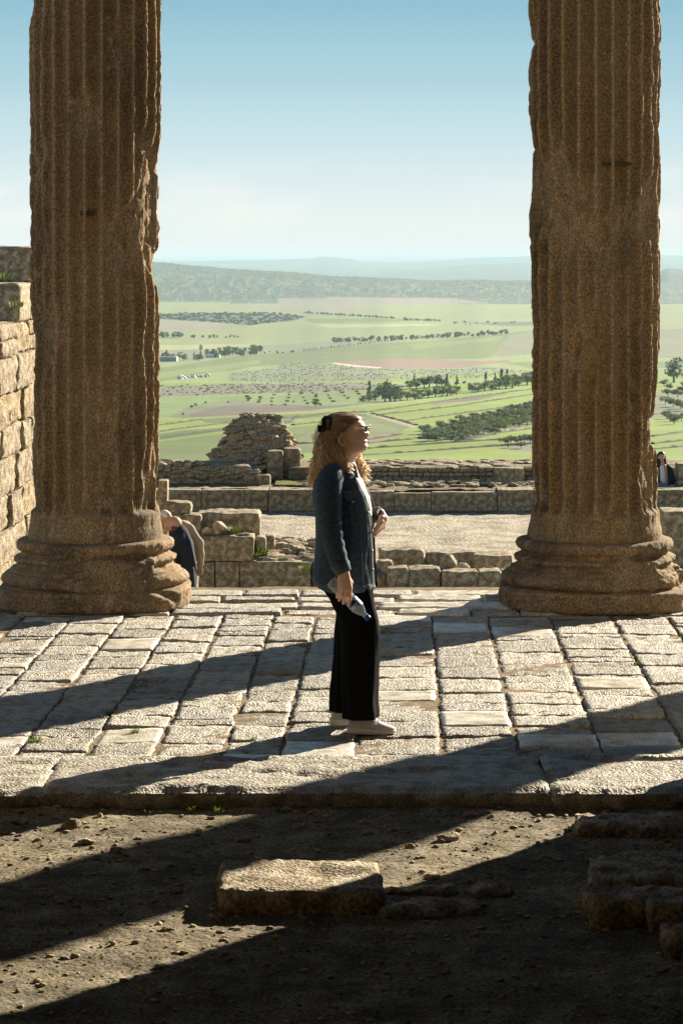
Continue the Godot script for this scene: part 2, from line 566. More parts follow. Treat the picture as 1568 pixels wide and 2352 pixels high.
# a paving stone with four corners (x, depth) clockwise from the near left
func paver(q: Array, top: float, sd: int, amp := 0.007, nx := 16, nd := 11) -> ArrayMesh:
	var v := PackedVector3Array()
	var o := Vector3(sd * 3.3, 0, sd * 1.9)
	var tx := rnd(-0.009, 0.009)
	var td := rnd(-0.007, 0.007)
	for j in nd:
		for i in nx:
			var a := clampf((i - 1.0) / (nx - 3.0), 0.0, 1.0)
			var b := clampf((j - 1.0) / (nd - 3.0), 0.0, 1.0)
			var p2: Vector2 = q[0].lerp(q[1], a).lerp(q[3].lerp(q[2], a), b)
			var p := Vector3(p2.x, 0, -p2.y)
			var skirt := i == 0 or j == 0 or i == nx - 1 or j == nd - 1
			var edge := i <= 1 or j <= 1 or i >= nx - 2 or j >= nd - 2
			var n := nz.get_noise_3dv((p + o) * 60.0)
			var n2 := nz.get_noise_3dv((p + o) * Vector3(150, 150, 210))
			p.y = top + (a - 0.5) * tx + (b - 0.5) * td + amp * (n + 0.8 * n2)
			if edge:
				var ctr: Vector2 = (q[0] + q[2]) * 0.5
				var out := Vector3(p2.x - ctr.x, 0, -(p2.y - ctr.y)).normalized()
				p += out * (0.014 * n + 0.008 * n2)
				p.y -= maxf(0.0, n + 0.3 * n2) * 0.009
				if skirt:
					p += out * 0.012
					p.y -= 0.05
			v.append(p)
	return commit(v, grid_idx(nx, nd, false))

func make_pavement() -> void:
	var pv := structure("pavement")
	# bed of soil in the joints
	var v := PackedVector3Array()
	var nx := 120
	var nd := 110
	for j in nd:
		for i in nx:
			var p := Vector3(lerpf(-4.6, 4.8, i / (nx - 1.0)), 0, -lerpf(12.9, 20.0, j / (nd - 1.0)))
			p.y = -0.009 + 0.009 * nz.get_noise_3dv(p * 16.0) + 0.006 * nz.get_noise_3dv(p * 80.0)
			v.append(p)
	obj("joint_soil", commit(v, grid_idx(nx, nd)), M.joint_soil, pv)
	var xs := [-3.78, -3.40, -3.03, -2.71, -2.35, -2.0, -1.647, -1.293, -0.953, -0.605, -0.312, 0.065, 0.503, 0.89, 1.317, 1.75, 2.14, 2.52, 2.93, 3.3, 3.7]
	var sd := 0
	for k in xs.size() - 1:
		var d := 13.03 + rnd(-0.02, 0.0)
		var off := 0.0
		var wobble := 0.0
		while d < 18.25:
			var len := rnd(0.22, 0.52)
			if rnd(0, 1) < 0.12:
				len = rnd(0.12, 0.18)
			var d2 := minf(d + len, 18.32 + rnd(-0.04, 0.04))
			if d2 - d < 0.08:
				break
			var g := rnd(0.004, 0.011)
			var l0: float = xs[k] + (d - 13.0) * 0.025 + rnd(0.006, 0.020)
			var r0: float = xs[k + 1] + (d - 13.0) * 0.025 - rnd(0.006, 0.020)
			var l1: float = xs[k] + (d2 - 13.0) * 0.025 + rnd(0.006, 0.020)
			var r1: float = xs[k + 1] + (d2 - 13.0) * 0.025 - rnd(0.006, 0.020)
			var sk := rnd(-0.016, 0.016)
			var q := [Vector2(l0, d + g + off), Vector2(r0, d + g + wobble), Vector2(r1, d2 - g + sk), Vector2(l1, d2 - g - sk)]
			off = -sk
			wobble = sk
			sd += 1
			var polished := rnd(0, 1) < 0.07
			obj("paving_stone", paver(q, rnd(-0.006, 0.008), sd, 0.003 if polished else 0.0105), M.paver_smooth if polished else M["paver_%d" % rng.randi_range(0, 4)], pv)
			d = d2
	# larger worn flags along the outer edge of the platform
	for row in [[18.36, 18.62, 0.55], [18.64, 18.98, 0.8], [19.0, 19.26, 0.4], [19.28, 19.62, 0.6]]:
		var x := -3.9 + rnd(0, 0.3)
		while x < 4.0:
			var w: float = row[2] * rnd(0.6, 1.9)
			if x > 0.25 and x < 1.0 and row[0] < 18.7 and row[0] > 18.5:
				w = 1.1
			var q := [Vector2(x + 0.012, row[0] + rnd(0, 0.05)), Vector2(x + w - 0.012, row[0] + rnd(0, 0.05)), Vector2(x + w - 0.02, row[1] + rnd(-0.05, 0.0)), Vector2(x + 0.02, row[1] + rnd(-0.05, 0.0))]
			sd += 1
			obj("paving_stone", paver(q, rnd(-0.004, 0.02) + (0.012 if row[0] > 18.9 else 0.0), sd, 0.008, 24, 11), M.paver_smooth if rnd(0, 1) < 0.35 else M["paver_%d" % [0, 2, 4][rng.randi_range(0, 2)]], pv)
			x += w
	# the platform below
	var pf := structure("platform")
	obj("podium", block(Vector3(7.0, 1.46, 3.45), 0.05, 0.01, 5, 0.8), M.ashlar_warm, pf, Vector3(0, -1.52, -16.2))
	for s in 16:
		obj("step", block(Vector3(7.0, 0.093, 0.2), 0.015, 0.004, 40 + s, 1.2), M.ashlar_warm, pf, Vector3(0, -0.15 - s * 0.178, -19.82 - s * 0.36))

func slab(x0: float, x1: float, d0: float, d1: float, top: float, bottom: float, sd: int) -> ArrayMesh:
	# long threshold slab: a fine top with worn hollows and a chipped near edge
	var v := PackedVector3Array()
	var nx := int((x1 - x0) / 0.018)
	var prof := []   # (depth, height, chip)
	for j in 9:
		prof.append([d0 - 0.004, lerpf(bottom, top - 0.02, j / 8.0), 1.0])
	for j in 34:
		prof.append([lerpf(d0, d1, j / 33.0), top, 1.0 if j < 4 else 0.0])
	prof.append([d1, bottom, 0.0])
	for pr in prof:
		for i in nx:
			var u := i / (nx - 1.0)
			var x := lerpf(x0, x1, u)
			var p := Vector3(x, pr[1], -pr[0])
			var q := p + Vector3(sd * 5.0, 0, sd)
			var n := nz.get_noise_3dv(q * 22.0)
			var n2 := nz.get_noise_3dv(q * 75.0)
			var n3 := nz.get_noise_3dv(q * 190.0)
			var edge := clampf(minf(x - x0, x1 - x) / 0.03, 0.0, 1.0)
			if pr[1] >= top:
				p.y += 0.010 * n + 0.006 * n2 + 0.004 * n3
				p.y -= maxf(0.0, nz.get_noise_2d(q.x * 9.0, q.z * 26.0) - 0.22) * 0.10
				p.y -= (1.0 - smoothstep(0.0, 0.06, pr[0] - d0)) * (0.018 + 0.03 * maxf(0.0, n2 + n * 0.7))
				p.y -= (1.0 - edge) * 0.015
			else:
				p.z -= 0.022 * n + 0.016 * n2 + 0.006 * n3
				p.z -= 0.03 * nz.get_noise_1d(q.x * 18.0)
			if pr[2] > 0.0:
				p.z -= 0.03 * nz.get_noise_1d(q.x * 18.0) * (1.0 if pr[1] >= top else 0.0) + maxf(0.0, n2) * 0.03
			v.append(p)
	return commit(v, grid_idx(nx, prof.size(), false))

func make_threshold() -> void:
	var th := structure("threshold")
	var cuts := [-3.0, -1.40, 0.98, 3.0]
	for k in 3:
		obj("slab", slab(cuts[k] + 0.0012, cuts[k + 1] - 0.0012, 12.16 + 0.03 * (k % 2), 13.02, 0.022 + 0.006 * k, -0.16, k + 2), M.threshold, th)

func make_cella() -> void:
	# the walls of the cella round the viewer; the doorway lets the sun in
	var w := thing("cella_wall", "warm ashlar wall of the inner room with a wide doorway", "wall", Vector3.ZERO)
	obj("door_jamb", block(Vector3(2.3, 4.1, 0.45), 0.04, 0.015, 1, 0.5), M.cella_stone, w, Vector3(4.47, 3.9, -12.72))
	obj("door_jamb", block(Vector3(2.2, 4.1, 0.45), 0.04, 0.015, 2, 0.5), M.cella_stone, w, Vector3(-4.42, 3.9, -12.72))
	obj("lintel", block(Vector3(2.2, 0.9, 0.44), 0.04, 0.015, 6, 0.5), M.cella_stone, w, Vector3(-0.05, 7.1, -12.72))
	obj("side_wall", block(Vector3(0.4, 4.1, 8.2), 0.04, 0.015, 3, 0.8), M.cella_stone, w, Vector3(6.9, 3.9, -4.4))
	obj("side_wall", block(Vector3(0.4, 4.1, 8.2), 0.04, 0.015, 4, 0.8), M.cella_stone, w, Vector3(-6.9, 3.9, -4.4))
	obj("back_wall", block(Vector3(6.6, 4.1, 0.4), 0.04, 0.015, 5, 0.8), M.cella_stone, w, Vector3(0, 3.9, 4.2))
	obj("added_shade_roof", block(Vector3(7.4, 0.3, 7.2), 0.04, 0.015, 7, 0.8), M.cella_stone, w, Vector3(0, 8.32, -2.8))  # unseen roof slab, added to keep the earth floor dark
	var en := thing("entablature", "stone beam lying across the tops of the portico columns", "beam", Vector3(1.8, 8.0, -COL_D))
	obj("architrave", block(Vector3(7.5, 0.5, 0.5), 0.03, 0.012, 8, 0.5), M.cella_stone, en, Vector3(0, 0.5, 0))
	obj("cornice", block(Vector3(7.7, 0.3, 0.75), 0.05, 0.012, 9, 0.5), M.cella_stone, en, Vector3(0, 1.31, 0))

func dirt_y(x: float, d: float) -> float:
	return -0.062 + 0.014 * nz.get_noise_2d(x * 9.0, d * 9.0) + 0.007 * nz.get_noise_2d(x * 40.0, d * 40.0) - 0.012 * smoothstep(12.2, 10.5, d) + 0.006 * smoothstep(11.9, 12.2, d)

func make_dirt() -> void:
	var v := PackedVector3Array()
	var cols := PackedColorArray()
	var nx := 330
	var nd := 300
	for j in nd:
		var d := lerpf(12.3, 7.4, j / (nd - 1.0))
		for i in nx:
			var x := lerpf(-2.6, 2.6, i / (nx - 1.0))
			v.append(Vector3(x, dirt_y(x, d) + 0.004 * nz.get_noise_2d(x * 160.0, d * 160.0), -d))
			var g := 0.85 + 0.5 * nz.get_noise_2d(x * 14.0 + 50, d * 14.0) + 0.25 * nz.get_noise_2d(x * 120.0, d * 120.0)
			cols.append(Color(g, g, g))
	# wider, plainer apron out to the walls
	var far := structure("cella_floor")
	obj("earth_floor", commit(v, grid_idx(nx, nd, false, 0, true), cols), M.dirt, far)
	var v2 := PackedVector3Array()
	for j in 30:
		for i in 30:
			v2.append(Vector3(lerpf(-6.6, 6.6, i / 29.0), -0.12 + (0.0 if i > 8 and i < 21 else 0.03), -lerpf(12.2, -3.9, j / 29.0)))
	var c2 := PackedColorArray()
	c2.resize(900)
	c2.fill(Color(0.85, 0.85, 0.85))
	obj("outer_floor", commit(v2, grid_idx(30, 30, false, 0, true), c2), M.dirt, far)

	# fine gravel
	var peb := boulder(3, 3, 7, 0.03)
	var mm := MultiMesh.new()
	mm.transform_format = MultiMesh.TRANSFORM_3D
	mm.use_colors = true
	mm.mesh = peb
	mm.instance_count = 7500
	for k in 7500:
		var d := sqrt(rnd(8.2 * 8.2, 12.15 * 12.15))
		var x := rnd(-0.14, 0.14) * d
		var s := 0.003 + 0.013 * pow(rnd(0, 1), 9.0)
		var b := Basis.from_euler(Vector3(rnd(0, 6), rnd(0, 6), rnd(0, 6))).scaled(Vector3(s * rnd(0.8, 1.7), s * rnd(0.45, 0.8), s))
		mm.set_instance_transform(k, Transform3D(b, Vector3(x, dirt_y(x, d) + s * 0.25, -d)))
		var g := rnd(0.6, 1.35)
		mm.set_instance_color(k, Color(g * rnd(0.95, 1.1), g, g * rnd(0.85, 1.0)))
	var mi := MultiMeshInstance3D.new()
	mi.name = "gravel"
	mi.multimesh = mm
	mi.material_override = M.pebble
	add_child(mi)
	tag(mi, "small pebbles and grit scattered over the bare earth floor", "gravel", "", "stuff")

	# loose stones large enough to pick up
	var shapes := [boulder(21, 8, 14, 0.07), boulder(22, 8, 14, 0.07), boulder(23, 8, 14, 0.07), boulder(24, 8, 14, 0.07)]
	var spots := [[165, 1905, 60], [50, 1895, 45], [195, 1938, 50], [760, 1985, 40], [1080, 1880, 42], [1030, 1930, 60], [655, 1868, 30], [1120, 1875, 26], [330, 2000, 36], [405, 2050, 40], [500, 2055, 38], [385, 2140, 34], [495, 2110, 46], [590, 2180, 26], [365, 2280, 22],
		[1100, 2080, 40], [1215, 2218, 34], [1330, 2095, 36], [1345, 2070, 30], [1420, 2050, 22], [940, 1950, 30], [990, 2018, 40], [900, 2085, 26], [780, 2110, 24], [690, 2105, 22], [270, 1960, 48], [140, 2075, 30], [85, 2160, 26], [560, 1930, 40], [845, 1915, 36], [700, 1900, 28], [1180, 1905, 24], [1260, 1880, 26], [1390, 1870, 22]]
	for s in spots:
		var p := at(s[0], s[1], 0.0)
		var d: float = (EYE + 0.07) * FL / (s[1] - HY)
		var r: float = s[2] / FL * d * 0.5
		var x: float = (s[0] - HX) / FL * d
		var o := obj("loose_stone", shapes[rng.randi_range(0, 3)], M.rubble if rnd(0, 1) < 0.6 else M.ashlar_grey, null, Vector3(x, dirt_y(x, d) + r * 0.12, -d))
		o.basis = Basis(Vector3.UP, rnd(0, 6)).scaled(Vector3(r, r * rnd(0.4, 0.6), r * rnd(0.6, 0.9)))
		tag(o, "loose stone lying on the bare earth floor", "stone", "loose stones on the earth floor")

	# larger blocks
	var b := obj("stone_block", block(Vector3(0.325, 0.075, 0.25), 0.026, 0.018, 11, 0.03, 9.0), M.ashlar, null, Vector3(-0.165, -0.05, -10.5))
	b.rotation = Vector3(0.02, 0.03, -0.012)
	tag(b, "squared grey stone block lying alone on the earth, top half sunlit", "block")
	var flat := [["flat_stone", "long flat stone sunk in the earth beside the squared block", 985, 2098, 245, 0.30, 0.045, 31], ["flat_stone", "thin flat stone behind the long sunken one", 950, 2052, 200, 0.26, 0.035, 32], ["flat_stone", "small round-topped stone sunk in the earth past the flat stones", 1130, 2058, 90, 0.5, 0.04, 33],
		["large_slab", "broad shaded slab lying near the threshold", 1470, 1915, 300, 0.30, 0.07, 34], ["pitted_boulder", "large pitted boulder with a flat top in the shade", 1500, 2045, 300, 0.55, 0.10, 35], ["smooth_boulder", "smooth rounded boulder set against the pitted one", 1430, 2115, 170, 0.55, 0.12, 36], ["cracked_boulder", "cracked boulder leaning on the smooth one", 1580, 2125, 200, 0.6, 0.12, 37], ["low_boulder", "low dark boulder on the earth past the cracked one", 1580, 2190, 120, 0.6, 0.10, 38]]
	for f in flat:
		var d: float = (EYE + 0.08) * FL / (f[3] - HY)
		var hw: float = f[4] / FL * d * 0.5
		var x: float = (f[2] - HX) / FL * d
		var o := obj(f[0], block(Vector3(hw, f[6], hw * f[5] * 1.5), minf(0.035, f[6] * 0.8), 0.03, f[7], 0.03, 8.0), M.ashlar, null, Vector3(x, -0.085 + f[6] * 0.05, -d))
		o.rotation.y = rnd(-0.15, 0.15)
		tag(o, f[1], "boulder" if f[7] > 34 else "stone")

func tuft_mesh(sd: int, n: int, h: float, spread: float) -> ArrayMesh:
	var g := RandomNumberGenerator.new()
	g.seed = sd
	var v := PackedVector3Array()
	var idx := PackedInt32Array()
	for k in n:
		var a := g.randf_range(0, TAU)
		var b := Vector3(cos(a), 0, sin(a)) * spread * sqrt(g.randf())
		var tip := b + Vector3(cos(a) * h * g.randf_range(0.1, 0.8), h * g.randf_range(0.4, 1.0), sin(a) * h * g.randf_range(0.1, 0.8))
		var s := Vector3(-sin(a), 0, cos(a)) * h * 0.07
		var m := b.lerp(tip, 0.5) + Vector3(0, h * 0.15, 0)
		var i := v.size()
		v.append_array(PackedVector3Array([b - s, b + s, m + s, m - s, tip]))
		idx.append_array(PackedInt32Array([i, i + 1, i + 2, i, i + 2, i + 3, i + 3, i + 2, i + 4]))
	return commit(v, idx)

func make_tufts() -> void:
	var meshes := [tuft_mesh(1, 40, 0.05, 0.05), tuft_mesh(2, 30, 0.04, 0.07), tuft_mesh(3, 26, 0.06, 0.03)]
	var paving := [[78, 1708, 1.5], [205, 1738, 1.0], [310, 1682, 1.0], [255, 1640, 1.1], [395, 1605, 0.7], [582, 1698, 0.8], [625, 1612, 0.7], [1458, 1527, 0.9], [1415, 1500, 0.7], [1130, 1640, 0.5], [270, 2545, 0.5], [55, 1753, 0.8]]
	for s in paving:
		if s[1] > 2300:
			continue
		var d: float = EYE * FL / (s[1] - HY)
		var o := obj("grass_tuft", meshes[rng.randi_range(0, 2)], M.grass, null, Vector3((s[0] - HX) / FL * d, -0.012, -d))
		o.scale = Vector3.ONE * s[2] * 0.7
		tag(o, "small green weed growing in a paving joint", "weed", "weeds in the paving joints")
	for s in [[340, 1875, 1.2], [440, 1870, 1.0], [505, 1868, 1.2], [640, 1868, 0.7], [210, 1880, 1.0], [1440, 1855, 0.9], [1010, 1868, 0.6], [700, 1865, 0.6]]:
		var d := 12.10
		var o := obj("grass_tuft", meshes[rng.randi_range(0, 2)], M.grass, null, Vector3((s[0] - HX) / FL * d, -0.058, -d))
		o.scale = Vector3.ONE * s[2] * 0.5
		tag(o, "small grass tuft at the foot of the threshold", "grass tuft", "grass along the threshold")

# ---------------------------------------------------------------- ruins on the terrace
func pixel_block(parent: Node, called: String, x0: float, y0: float, x1: float, y1: float, d: float, deep: float, m: Material, sd: int, r := 0.03, amp := 0.012, down := 0.0) -> MeshInstance3D:
	var a := at(x0, y0, d)
	var b := at(x1, y1, d)
	b.y -= down
	var h := Vector3((b.x - a.x) * 0.5, (a.y - b.y) * 0.5, deep * 0.5)
	return obj(called, block(h, r, amp, sd, 0.075, 5.0), m, parent, Vector3((a.x + b.x) * 0.5, (a.y + b.y) * 0.5, -d - deep * 0.5))

func make_ruins() -> void:
	# terrace ground and the ledge behind its parapet
	var tr := structure("terrace")
	var v := PackedVector3Array()
	for j in 120:
		for i in 120:
			var d := lerpf(19.7, 58.0, j / 119.0)
			var x := lerpf(-14.0, 14.0, i / 119.0)
			v.append(Vector3(x, TERRACE + 0.05 * nz.get_noise_2d(x * 6.0, d * 6.0) + 0.03 * nz.get_noise_2d(x * 30.0, d * 30.0), -d))
	obj("ground", commit(v, grid_idx(120, 120)), M.terrace, tr)
	var ld := structure("ledge")
	v = PackedVector3Array()
	for j in 60:
		for i in 200:
			var d := lerpf(57.3, 66.0, j / 59.0)
			var x := lerpf(-14.0, 14.0, i / 199.0)
			var y := LEDGE - 0.02 + 0.05 * nz.get_noise_2d(x * 10.0, d * 10.0) + 0.04 * nz.get_noise_2d(x * 40.0, d * 40.0)
			if j == 59:
				y = -9.0
			v.append(Vector3(x, y, -d))
	obj("ground", commit(v, grid_idx(200, 60)), M.mortar, ld)
	obj("moss_patch", block(Vector3(0.5, 0.04, 0.9), 0.04, 0.02, 77, 0.08), M.moss, ld, Vector3(-1.0, LEDGE + 0.0, -58.8))

	# low parapet of long moulded blocks
	var pw := thing("parapet_wall", "low parapet of long grey moulded blocks closing the terrace", "wall", Vector3.ZERO)
	var xs := [-9.0, -6.6, -4.6, -3.05, -1.6, 0.35, 1.15, 1.95, 3.4, 4.2, 6.3, 8.6]
	for k in xs.size() - 1:
		var w: float = (xs[k + 1] - xs[k]) * 0.5 - 0.006
		var low: float = [0, 0, 0, 0, 0, 0.03, 0.07, 0.05, 0.0, 0.0, 0.0][k]
		var bl := obj("parapet_block", block(Vector3(w, 0.235 - low * 0.5, 0.35), 0.02, 0.012, 60 + k, 0.09), M.ashlar_grey if k % 3 == 1 else M.ashlar, pw, Vector3((xs[k] + xs[k + 1]) * 0.5, TERRACE + 0.235 - low * 0.5, -57.0 - 0.35))
		if low == 0.0:
			obj("moulding", block(Vector3(w - 0.004, 0.022, 0.03), 0.012, 0.004, 160 + k, 0.12), M.ashlar, bl, Vector3(0, 0.165, 0.365))
		obj("plinth_moulding", block(Vector3(w - 0.004, 0.045, 0.03), 0.012, 0.006, 190 + k, 0.12), M.ashlar_grey, bl, Vector3(0, -0.19 + low * 0.5, 0.365))

	# squared blocks left of the woman
	var lw := thing("ashlar_wall", "broken wall of squared brown blocks below the parapet", "wall", Vector3.ZERO)
	var D := 42.0
	pixel_block(lw, "block", 446, 1292, 493, 1364, D, 0.55, M.ashlar_grey, 1, 0.03, 0.012, 0.25)
	pixel_block(lw, "block", 495.5, 1291, 549.5, 1366, D, 0.55, M.ashlar_grey, 2, 0.02, 0.01, 0.25)
	pixel_block(lw, "block", 551, 1291, 714, 1366, D, 0.6, M.ashlar_grey, 3, 0.02, 0.012, 0.25)
	pixel_block(lw, "block", 380, 1294, 445, 1364, D, 0.55, M.ashlar_grey, 8, 0.03, 0.012, 0.25)
	pixel_block(lw, "block", 455, 1233, 583, 1290, D, 0.6, M.ashlar_grey, 4, 0.03, 0.012)
	pixel_block(lw, "block", 398, 1183, 463, 1290, D + 0.5, 0.5, M.ashlar, 5, 0.05, 0.03)
	pixel_block(lw, "block", 377, 1153, 440, 1184, D + 0.6, 0.45, M.ashlar, 6, 0.09, 0.03)
	var big := pixel_block(lw, "block", 451, 1178, 596, 1236, D + 0.75, 0.7, M.ashlar, 7, 0.05, 0.035)
	big.rotation.z = 0.01
	pixel_block(lw, "block", 585, 1234, 611, 1268, D + 0.3, 0.4, M.ashlar, 9, 0.06, 0.025)
	pixel_block(lw, "block", 608, 1229, 631, 1262, D + 0.6, 0.35, M.ashlar, 10, 0.05, 0.025)
	pixel_block(lw, "block", 716, 1295, 745, 1370, D + 0.1, 0.4, M.ashlar, 12, 0.05, 0.02, 0.2)
	pixel_block(lw, "block", 740, 1300, 790, 1375, D + 0.3, 0.5, M.ashlar, 13, 0.05, 0.02, 0.2)
	var rocks := []
	for k in 6:
		rocks.append(boulder(50 + k, 5, 9, 0.06))
	for s in [[478, 1221, 28, 20, "fresh_stone"], [505, 1214, 44, 34, "fresh_stone"], [560, 1228, 34, 12, "ashlar"]]:
		var p := at(s[0], s[1], D + 0.25)
		var o := obj("loose_stone", rocks[rng.randi_range(0, 5)], M[s[4]], null, p)
		o.basis = Basis(Vector3.UP, rnd(0, 6)).scaled(Vector3(s[2] * 0.0037, s[3] * 0.0037, s[2] * 0.0035))
		tag(o, "pale tan stone lying on the squared brown blocks" if s[4] != "ashlar" else "small grey stone under the long upper block", "stone", "stones on the broken ashlar wall" if s[4] != "ashlar" else "")
	# rubble heaped behind and on those blocks
	var hp := thing("rubble_heap", "low heap of tumbled grey stones spilling over the squared blocks", "rubble", Vector3.ZERO)
	for k in 85:
		var px := rnd(585, 748)
		var t := rnd(0, 1)
		var p := at(px, lerpf(1290, 1240, t), D + 0.2 + 1.8 * t)
		var o := obj("stone", rocks[rng.randi_range(0, 5)], M.rubble if rnd(0, 1) < 0.6 else M.rubble_pale, hp, p)
		var r := rnd(0.05, 0.15)
		o.basis = Basis.from_euler(Vector3(rnd(-0.3, 0.3), rnd(0, 6), rnd(-0.3, 0.3))).scaled(Vector3(r * rnd(1.0, 1.9), r * rnd(0.45, 0.8), r))
	obj("core", block(Vector3(0.95, 0.5, 0.9), 0.25, 0.08, 91, 0.12), M.mortar, hp, Vector3(-0.85, -2.83, -D - 1.15))

	# stones right of the woman
	var rw := thing("stone_row", "row of squared stones edging the terrace below the parapet", "wall", Vector3.ZERO)
	for q in [[889, 1306, 937, 1378, 0.0, "ashlar", 0.45, 0.04], [935, 1306, 1011, 1361, 0.05, "ashlar_grey", 0.5, 0.06], [1012, 1313, 1097, 1362, 0.02, "ashlar", 0.5, 0.035], [1099, 1313, 1150, 1376, 0.0, "ashlar_grey", 0.5, 0.04], [940, 1356, 1095, 1378, 0.12, "ashlar_grey", 0.5, 0.04],
			[857, 1321, 889, 1384, 0.15, "ashlar", 0.5, 0.07], [866, 1290, 903, 1322, 0.5, "ashlar", 0.45, 0.07], [871, 1264, 973, 1308, 1.2, "ashlar", 0.6, 0.06], [977, 1269, 1096, 1316, 1.4, "ashlar_grey", 0.5, 0.04], [1089, 1276, 1180, 1316, 1.0, "ashlar", 0.9, 0.05], [1151, 1313, 1215, 1376, 0.1, "ashlar_grey", 0.5, 0.04], [800, 1300, 856, 1380, 0.3, "ashlar", 0.5, 0.06]]:
		pixel_block(rw, "block", q[0], q[1], q[2], q[3], D + q[4], q[6], M[q[5]], int(q[0]), q[7], 0.032, 0.25 if q[3] > 1350 else 0.1).rotation = Vector3(rnd(-0.02, 0.02), rnd(-0.06, 0.06), rnd(-0.03, 0.03))
	for s in [[1030, 1292, 54, 42, "ashlar", "grey boulder lying on the row of squared stones"], [1061, 1304, 32, 22, "fresh_stone", "pale tan cube of broken stone beside the grey boulder"]]:
		var p := at(s[0], s[1], D + 0.65)
		var o := obj("fallen_stone", rocks[0 if s[0] < 1050 else 3], M[s[4]], null, p)
		o.basis = Basis(Vector3.UP, 0.6).scaled(Vector3(s[2] * 0.0039, s[3] * 0.0039, s[2] * 0.0035))
		tag(o, s[5], "stone")
	var post := pixel_block(null, "upright_stone", 362, 1104, 385, 1172, 50.0, 0.4, M.ashlar, 14, 0.03, 0.012, 1.3)
	tag(post, "upright squared stone post standing on the terrace by the column", "stone")

	# conical rubble core
	var cone := thing("rubble_mound", "tall conical mound of mortared rubble behind the parapet", "ruin", at(588, 1098, 60.6))
	var cv := PackedVector3Array()
	var ct := [[0.0, 1.16], [0.25, 1.08], [0.5, 0.98], [0.75, 0.87], [1.0, 0.76], [1.25, 0.64], [1.45, 0.55], [1.53, 0.40], [1.56, 0.0]]
	var H := 1.56
	for j in 40:
		for i in 70:
			var th := TAU * i / 70
			var y := H * j / 39.0
			var r := curve(ct, y)
			var p := Vector3(cos(th) * r, y, -sin(th) * r * 0.8)
			p *= 1.0 + 0.10 * nz.get_noise_3dv(p * 14.0) + 0.06 * nz.get_noise_3dv(p * 55.0)
			p.y = y + 0.04 * nz.get_noise_3dv(p * 30.0) - 0.1
			p.x += 0.03 * y
			cv.append(p)
	obj("core", commit(cv, grid_idx(70, 40, true)), M.rubble, cone)
	for k in 280:
		var y := rnd(0.0, 1.0)
		y = H * (1.0 - pow(1.0 - y, 0.75)) * 0.99
		var th := rnd(PI - 0.5, TAU + 0.5)
		var r := curve(ct, y) * rnd(0.96, 1.06)
		if k < 30:
			y = H * 0.98
			r = rnd(0, 0.42)
		var o := obj("stone", rocks[rng.randi_range(0, 5)], M.rubble if rnd(0, 1) < 0.55 else M.rubble_pale, cone, Vector3(cos(th) * r + 0.03 * y, y - 0.08, -sin(th) * r * 0.8))
		var s := rnd(0.045, 0.10) * (1.5 if rnd(0, 1) < 0.15 else 1.0)
		o.basis = Basis.from_euler(Vector3(rnd(-0.4, 0.4), rnd(0, 6), rnd(-0.4, 0.4))).scaled(Vector3(s * rnd(1.0, 1.8), s * rnd(0.6, 0.9), s))
	for q in [[612, 1036, 650, 1106, 59.4, 0.4, 0.06], [648, 1030, 690, 1104, 59.7, 0.45, 0.07], [560, 1092, 620, 1118, 58.5, 0.5, 0.04]]:
		var o := pixel_block(null, "facing_stone", q[0], q[1], q[2], q[3], q[4], q[5], M.ashlar_pale, int(q[0]), q[6], 0.02)
		tag(o, {612: "upright pale facing stone leaning on the rubble mound", 648: "darker upright facing stone at the corner of the mound", 560: "squared block lying on the ledge before the mound"}[int(q[0])], "stone")

	# rough rubble wall left of the mound
	var rb := thing("rubble_wall", "low rough rubble wall running up to the conical mound", "wall", Vector3.ZERO)
	obj("core", block(Vector3(2.6, 0.24, 0.55), 0.12, 0.06, 93, 0.1, 7.0), M.rubble, rb, Vector3(-4.6, LEDGE + 0.16, -59.3))
	for k in 190:
		var x := rnd(-4.4, -1.85)
		var top := rnd(0, 1) < 0.45
		var tall := 0.42 if x < -3.0 else lerpf(0.42, 0.25, (x + 3.0) / 1.15)
		var p := Vector3(x, LEDGE + (tall if top else rnd(0.0, tall)), -(rnd(58.75, 59.8) if top else 58.72))
		var o := obj("stone", rocks[rng.randi_range(0, 5)], M.rubble if rnd(0, 1) < 0.6 else M.rubble_pale, rb, p)
		var s := rnd(0.04, 0.10)
		o.basis = Basis.from_euler(Vector3(rnd(-0.4, 0.4), rnd(0, 6), rnd(-0.4, 0.4))).scaled(Vector3(s * rnd(1.0, 1.9), s * rnd(0.5, 0.9), s))

	# coursed small-stone wall right of the woman
	var cw := thing("coursed_wall", "long low wall of small coursed stones behind the parapet", "wall", Vector3.ZERO)
	obj("core", block(Vector3(4.6, 0.17, 1.1), 0.02, 0.015, 94, 0.3), M.mortar, cw, Vector3(3.4, LEDGE + 0.13, -60.5))
	var sd := 400
	for c in 3:
		var x := -0.75
		while x < 7.6:
			var w := rnd(0.14, 0.27)
			var h := 0.052
			obj("stone", block(Vector3(w * 0.5 - 0.006, h - 0.005, 0.07), 0.025, 0.008, sd % 40, 0.06), M.rubble if rnd(0, 1) < 0.6 else M.rubble_pale, cw, Vector3(x + w * 0.5, LEDGE + 0.045 + c * 0.103 + 0.01 * sin(x * 2.0), -59.40 + rnd(-0.015, 0.015)))
			sd += 1
			x += w
	for k in 150:
		var p := Vector3(rnd(-0.7, 7.6), LEDGE + 0.31, -rnd(59.4, 61.5))
		var o := obj("cap_stone", rocks[rng.randi_range(0, 5)], M.rubble_pale, cw, p)
		o.basis = Basis.from_euler(Vector3(0, rnd(0, 6), 0)).scaled(Vector3(rnd(0.12, 0.24), rnd(0.03, 0.05), rnd(0.1, 0.2)))
	var big2 := pixel_block(null, "dark_block", 1136, 1076, 1203, 1117, 58.9, 0.5, M.ashlar_grey, 95, 0.04, 0.02)
